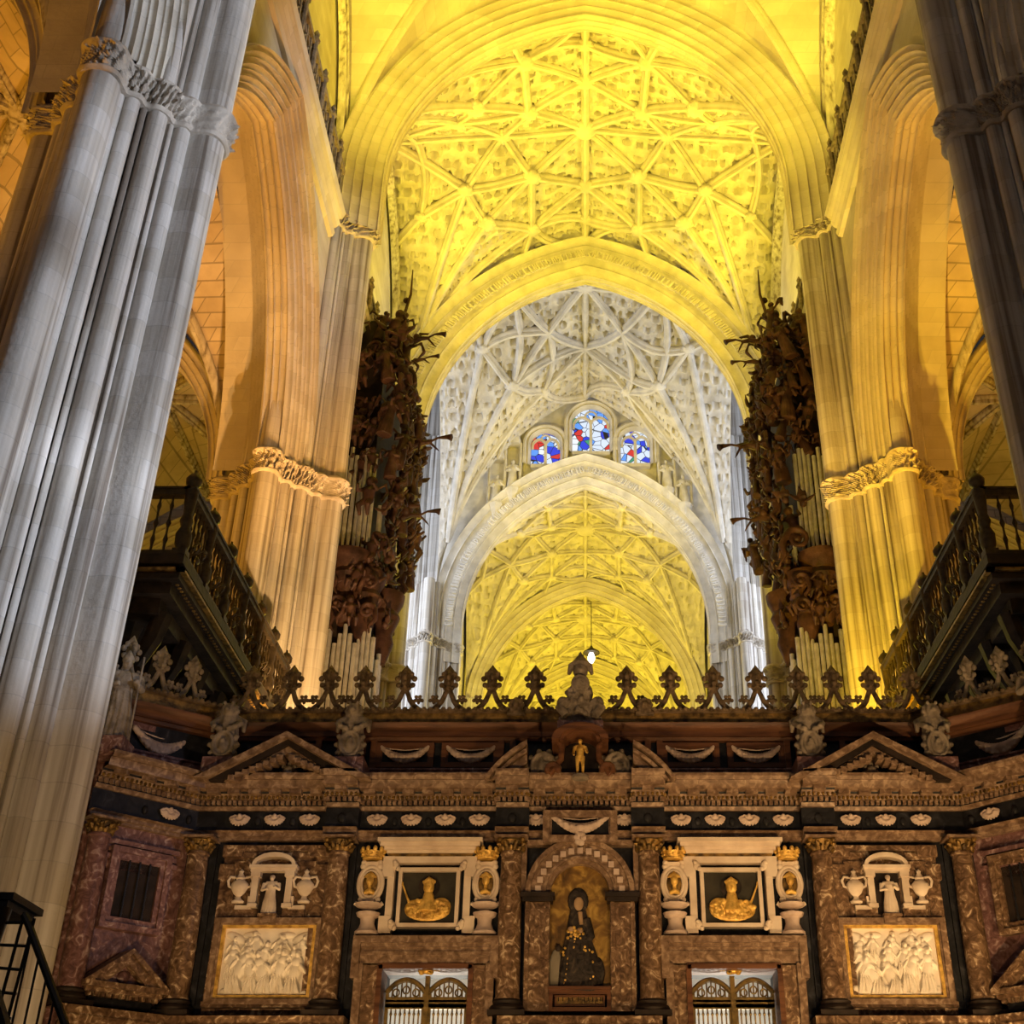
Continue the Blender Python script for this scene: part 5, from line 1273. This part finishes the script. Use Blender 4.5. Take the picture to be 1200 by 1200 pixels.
# ---- the central altarpiece
xm = XS; A0 = Zt(1185, 19.8); zi_ = Zt(1055, 19.8); ri = X(717, 1060, 19.8) - XS - .03; ro = X(744, 1060, 19.8) - XS
t = thing('altarpiece_frame', 'tall round arched marble altarpiece frame at the centre of the screen', 'altarpiece', (XS, yF, A0))
for q in (-1, 1):
    m = MB(); m.box(XS + q * (ri + ro) / 2 - (ro - ri) / 2, XS + q * (ri + ro) / 2 + (ro - ri) / 2, yF - .2, yF, A0, zi_ - .02)
    m.box(XS + q * (ri + .04) - .03, XS + q * (ri + .04) + .03, yF - .24, yF, A0, zi_ - .03); m.box(XS + q * (ro - .04) - .03, XS + q * (ro - .04) + .03, yF - .24, yF, A0, zi_ - .03)
    m.box(XS + q * (ri + ro) / 2 - .04, XS + q * (ri + ro) / 2 + .04, yF - .22, yF, A0 + .08, zi_ - .14); obj('pilaster', m, MARB, t)
for q in (-1, 1): obj('impost', MB().box(XS + q * (ri + ro) / 2 - .24, XS + q * (ri + ro) / 2 + .24, yF - .29, yF, zi_ - .03, zi_ + .03).box(XS + q * (ri + ro) / 2 - .27, XS + q * (ri + ro) / 2 + .27, yF - .33, yF, zi_ + .03, zi_ + .1), DARK, t)
zc_ = zi_ + .1; sq = (Zt(1012, 19.8) - zc_) / ri
m = MB()
for j in range(32):
    a0, a1 = PI * j / 32, PI * (j + 1) / 32
    for r0, r1, yf in ((ri, ri + .09, .2), (ri + .07, ri + .11, .26), (ri + .09, ro - .06, .22), (ro - .08, ro, .28)):
        m.prism([(XS + r0 * math.cos(a0), zc_ + r0 * sq * math.sin(a0)), (XS + r1 * math.cos(a0), zc_ + r1 * sq * math.sin(a0)), (XS + r1 * math.cos(a1), zc_ + r1 * sq * math.sin(a1)), (XS + r0 * math.cos(a1), zc_ + r0 * sq * math.sin(a1))], yF - yf, yF)
obj('arch', m, MOLD, t)
m = MB()
for j in range(15): a = PI * (j + .5) / 15; rr = (ri + ro) / 2; m.box(XS + rr * math.cos(a) - .045, XS + rr * math.cos(a) + .045, yF - .26, yF - .1, zc_ + rr * sq * math.sin(a) - .045, zc_ + rr * sq * math.sin(a) + .045)
for k in range(6): m.ell((XS + .05 * math.cos(k), yF - .32, zc_ + ro * sq - .02 + .07 * math.sin(k)), (.06, .05, .06), 8, 6)
obj('arch_carvings', m, PINK, t)
zsq = Zt(984, 19.8)
m = MB()
for q in (-1, 1): m.box(XS + q * (ro + .03) - .04, XS + q * (ro + .03) + .04, yF - .2, yF, zi_ + .1, zsq)
m.box(XS - ro - .07, XS + ro + .07, yF - .2, yF, zsq - .08, zsq); m.box(XS - ro - .02, XS + ro + .02, yF - .12, yF, zc_ + .5, zsq - .08) if False else None
obj('square_surround', m, MOLD, t)
# tablet with festoon breaking the frieze
z0_, z1_ = Zt(985, 19.6), Zt(948, 19.6)
m = MB().frame(XS - .60, XS + .60, z0_, z1_, .11, yF - .34, yF); m.frame(XS - .5, XS + .5, z0_ + .09, z1_ - .07, .04, yF - .28, yF); obj('tablet_frame', m, MOLD, t)
obj('tablet', MB().box(XS - .48, XS + .48, yF - .22, yF, z0_ + .1, z1_ - .1), BLACK, t)
o = mk('festoon', sw_me, None, None, (XS, yF - .24, (z0_ + z1_) / 2 + .12), 60); o.scale = (1.1, 1, .95)
tag(o, 'pale festoon on the tablet directly over the central arch', 'festoon', 'festoons along the attic')
obj('predella', MB().frame(XS - ri, XS + ri, A0, Zt(1160), .06, yF - .2, yF).frame(XS - ri + .09, XS + ri - .09, A0 + .08, Zt(1160) - .07, .025, yF - .17, yF).box(XS - ri - .02, XS + ri + .02, yF - .24, yF, Zt(1160), Zt(1156)), REDW, t)
m = MB().box(XS - ri + .1, XS + ri - .1, yF - .13, yF, A0 + .09, Zt(1160) - .08)
obj('gilt_predella_panel', m, DGOLD, t)
m = MB()
rg = random.Random(8); x = XS - .33
while x < XS + .33:
    k = rg.random(); z = A0 + .15
    m.box(x, x + .012, yF - .145, yF - .12, z, z + .1)
    if k > .3: m.box(x, x + .04, yF - .145, yF - .12, z + .088, z + .1)
    if k > .6: m.box(x + .03, x + .042, yF - .145, yF - .12, z, z + .1)
    x += rg.choice((.055, .065, .09))
obj('worn_lettering', m, DARK, t)
p = thing('altar_painting', 'dark golden arched painting of a seated robed woman inside the central altarpiece', 'painting', (XS, yF - .04, Zt(1156)))
zb_ = Zt(1156)
poly = [(XS + ri, zb_), (XS + ri, zc_)] + [(XS + ri * math.cos(a * PI / 20), zc_ + ri * sq * math.sin(a * PI / 20)) for a in range(1, 20)] + [(XS - ri, zc_), (XS - ri, zb_)]
obj('gold_ground', MB().prism(poly, yF - .05, yF - .01), GCANV, p)
hh = zc_ + ri * sq - zb_
m = MB(); m.tube([(0, 0, .0), (.02, -.01, .35), (0, -.01, .7), (0, 0, hh * .62)], [.36, .33, .22, .13], 16, .3); m.tube([(-.2, -.02, .02), (.25, -.02, .05)], [.14, .16], 10, .6)
for k in range(9): m.tube([(-.28 + k * .07, -.07, .02), (-.2 + k * .05 + .04 * math.sin(k * 2), -.09, .4), (-.1 + k * .025, -.06, .8)], .022, 5)
m.ell((0, 0, hh * .70), (.17, .05, .21)); m.ell((.30, 0, .22), (.12, .05, .24)); m.tube([(.12, 0, hh * .55), (.2, -.02, .75), (.1, -.05, .6)], [.08, .07, .04], 8)
mm = sculpt(m, .013, 1, 'robe'); mk('dark_robed_figure', mm, ROBE, p, (-.03, -.03, .0), 60)
m = MB().ell((-.02, -.1, hh * .67), (.075, .03, .11)); m.tube([(.0, -.09, hh * .6), (.02, -.1, hh * .50)], [.04, .03], 8); m.ell((.0, -.09, hh * .45), (.05, .03, .05)); m.ell((-.14, -.09, hh * .46), (.05, .03, .05))
obj('face_and_hands', m, SKIN, p, world=False, sharp=60)
m = MB()
for k in range(46): m.ell((rg.uniform(-.26, .22), -.115, rg.uniform(.04, .6)), (.022, .012, .022), 6, 5)
for k in range(20): rg.random(); a = k * .9; m.ell((-.06 + .16 * math.cos(a) * (k / 20), -.1, hh * .42 + .13 * math.sin(a) * (k / 20)), (.028, .02, .028), 6, 5)
tag(obj('gilt_drapery', m, GOLD, p, world=False, sharp=60), kind='stuff')
m = MB().lathe([(.12, 0), (.12, .2), (.10, .4), (.05, .54), (.02, .56)], (0, 0, 0), 14); m.v = [(x - .37, y * .3 - .05, z) for x, y, z in m.v]; obj('kneeling_white_figure', m, HABIT, p, world=False, sharp=60)
obj('kneeling_figure_head', MB().ell((-.335, -.06, .58), (.05, .03, .055)), DARK, p, world=False, sharp=60)

# ---- end bays: barred window and lower pediment
for s in (-1, 1):
    side = 'left' if s < 0 else 'right'
    c = wing(s, .88, 0); T = Matrix.Translation((c[0], c[1], 0)) @ Matrix.Rotation(-s * PI / 4, 4, 'Z')
    zw0, zw1 = Z(1076, 19.2), Z(1008, 19.2)
    o = struct(f'window_{4 if s < 0 else 5}', MB().frame(-.50, .50, zw0 - .17, zw1 + .17, .09, -.16, 0).frame(-.42, .42, zw0 - .08, zw1 + .08, .085, -.12, 0).xf(T), MARBP if s < 0 else MARB, f'barred window in the angled {side} end of the screen', 'window')
    obj('opening_shade', MB().box(-.34, .34, -.07, .0, zw0, zw1).xf(T), DARK, o)  # solid dark panel stands in for the shade of the opening
    for k in range(3): obj('window_bar', MB().lathe([(.014, zw0), (.014, zw1)], (-.17 + .17 * k, -.10, 0), 6).lathe([(.014, zw0)] + [(.014 + .010 * (j % 2), zw0 + (zw1 - zw0) * j / 12) for j in range(13)], (-.17 + .17 * k, -.10, 0), 6).xf(T), IRON, o)
    t = thing('lower_pediment', f'small triangular pediment low on the angled {side} end below the barred window', 'pediment', (c[0], c[1], Z(1176, 19.0)), 'small pediments of the end bays')
    zp0, zp1 = Z(1152, 19.0), Z(1110, 19.0)
    m = MB()
    for k, th in enumerate((.08, .15)):
        for q in (-1, 1): m.prism([(q * (.66 - .1 * k), zp0), (0, zp1 - .07 * k), (0, zp1 - .07 * k - th), (q * (.66 - .1 * k - th * 1.6), zp0)], -.42 + .06 * k, 0)
    m.box(-.66, .66, -.42, 0, zp0 - .08, zp0); m.box(-.6, .6, -.36, 0, zp0 - .14, zp0 - .08)
    for k in range(11): m.box(-.55 + k * .105, -.50 + k * .105, -.34, 0, zp0 - .2, zp0 - .14)
    obj('pediment_moulding', m.xf(T), MARB, t)
    obj('tympanum', MB().prism([(-.5, zp0), (.5, zp0), (0, zp1 - .1)], -.2, 0).ell((0, -.22, zp0 + .12), (.1, .06, .09)).xf(T), MARBP, t)
    obj('tablet', MB().box(-.5, .5, -.26, 0, Z(1178, 19.0), zp0 - .2).xf(T), BLACK, t)
    m = MB().box(-.56, .56, -.07, 0, Z_cap0 - .45, Z_cap0 - .3)
    for z, o_ in ((Z_cap0 - .3, .1), (Z_cap0 - .18, .05), (Z_cap0 - .08, .12)): m.box(-.62, .62, -o_, 0, z, z + .07)
    obj('end_bay_mouldings', m.xf(T), MARBP, scr)

# ---- standing bishops at the outer ends
bm = robed(1.95, .8, 1, 2); bm.tube([(.26, -.3, .05), (.26, -.3, 1.9)], .02, 6); bm.tube([(.16, -.22, 1.3), (.26, -.3, 1.25)], .05, 6)
bm_me = sculpt(bm, .02, 1, 'bishop'); bm_me.materials.append(GREYST)
for s in (-1, 1):
    x, y = wing(s, WL - .02, .12); zb_ = Z(866, 18.6)
    o = mk('bishop_statue', bm_me, None, None, (x, y, zb_), 60); o.rotation_euler = (0, 0, -s * PI / 6); o.scale = (.8, .8, (Z(757, 18.5) - zb_) / 2.12)
    tag(o, f'weathered standing robed statue with mitre at the {"left" if s < 0 else "right"} outer end of the attic', 'statue', 'standing statues at the screen ends')
    obj('statue_pedestal', MB().box(x - .26, x + .26, y - .26, y + .3, Z_cor1 - .05, zb_ + .005), MARBP, scr)

# ---- iron pulpit stair in the left foreground
yS = 9.0
t = thing('iron_stair', 'black iron stair railing and landing in the lower left foreground', 'stair', (X(30, 1150, yS), yS, 0))
p0 = P(33, 1082, yS); p1 = P(78, 1205, yS)
def pz(u, v): x, z = P(u, v, yS); return (x, yS, z)
dx, dz = p1[0] - p0[0], p1[1] - p0[1]
obj('handrail', MB().tube([pz(28, 1072), pz(33, 1082), pz(78, 1205), (p1[0] + dx * 1.6, yS, p1[1] + dz * 1.6)], .028, 8), IRON, t)
for k in range(9):
    f = .1 + k * .2; x = p0[0] + dx * f; z = p0[1] + dz * f
    obj('baluster', MB().lathe([(.009, max(.0, z - 1.25)), (.009, z)], (x, yS, 0), 6), IRON, t)
xa, _, za = pz(22, 1056); m = MB().box(xa - 1.3, xa - .02, yS - .06, yS + .5, za, za + .05).box(xa - 1.3, xa - .06, yS - .04, yS + .45, za - .05, za)
obj('landing_rail_top', m, IRON, t)
xb, _, zb_ = pz(13, 1100)
obj('newel_post', MB().lathe([(.09, za - 1.1), (.06, za - .9), (.075, za - .5), (.05, za - .45), (.08, za - .2), (.1, za - .05)], (xa - .14, yS, 0), 12), IRON, t)
m = MB()
for k in range(5): zz = za - .15 - k * .15; m.tube([(xa - .1, yS, zz), (xa + .13, yS, zz - .03 * k * .3)], .011, 5)
m.tube([(xa + .06, yS, za - .08), (xa + .02, yS, za - .95)], .012, 5); m.tube([(xa + .14, yS, za - .12), (xa + .10, yS, za - .95)], .012, 5)
for k in range(8): m.tube([(xa - .3 - .12 * (k % 2) + .05 * math.cos(j * .7), yS, za - .15 - k * .11 + .05 * math.sin(j * .7)) for j in range(10)], .012, 5)
obj('grille', m, IRON, t)
xs_, _, zs2 = pz(14, 1165); xe, _, ze = pz(30, 1205)
obj('stair_string', MB().prism([(xs_ - 1.0, zs2 + .3), (xs_ - .12, zs2 + .18), (xs_ + .02, zs2), (xe, ze), (xe + .7, ze - 1.6), (xe - .2, ze - 1.6), (xs_ - 1.0, zs2 - .6)], yS - .35, yS - .25), IRON, t)
obj('stair_foot', MB().box(xs_ - .9, xs_ - .6, yS - .3, yS + .3, 0, zs2 - .1), IRON, t)
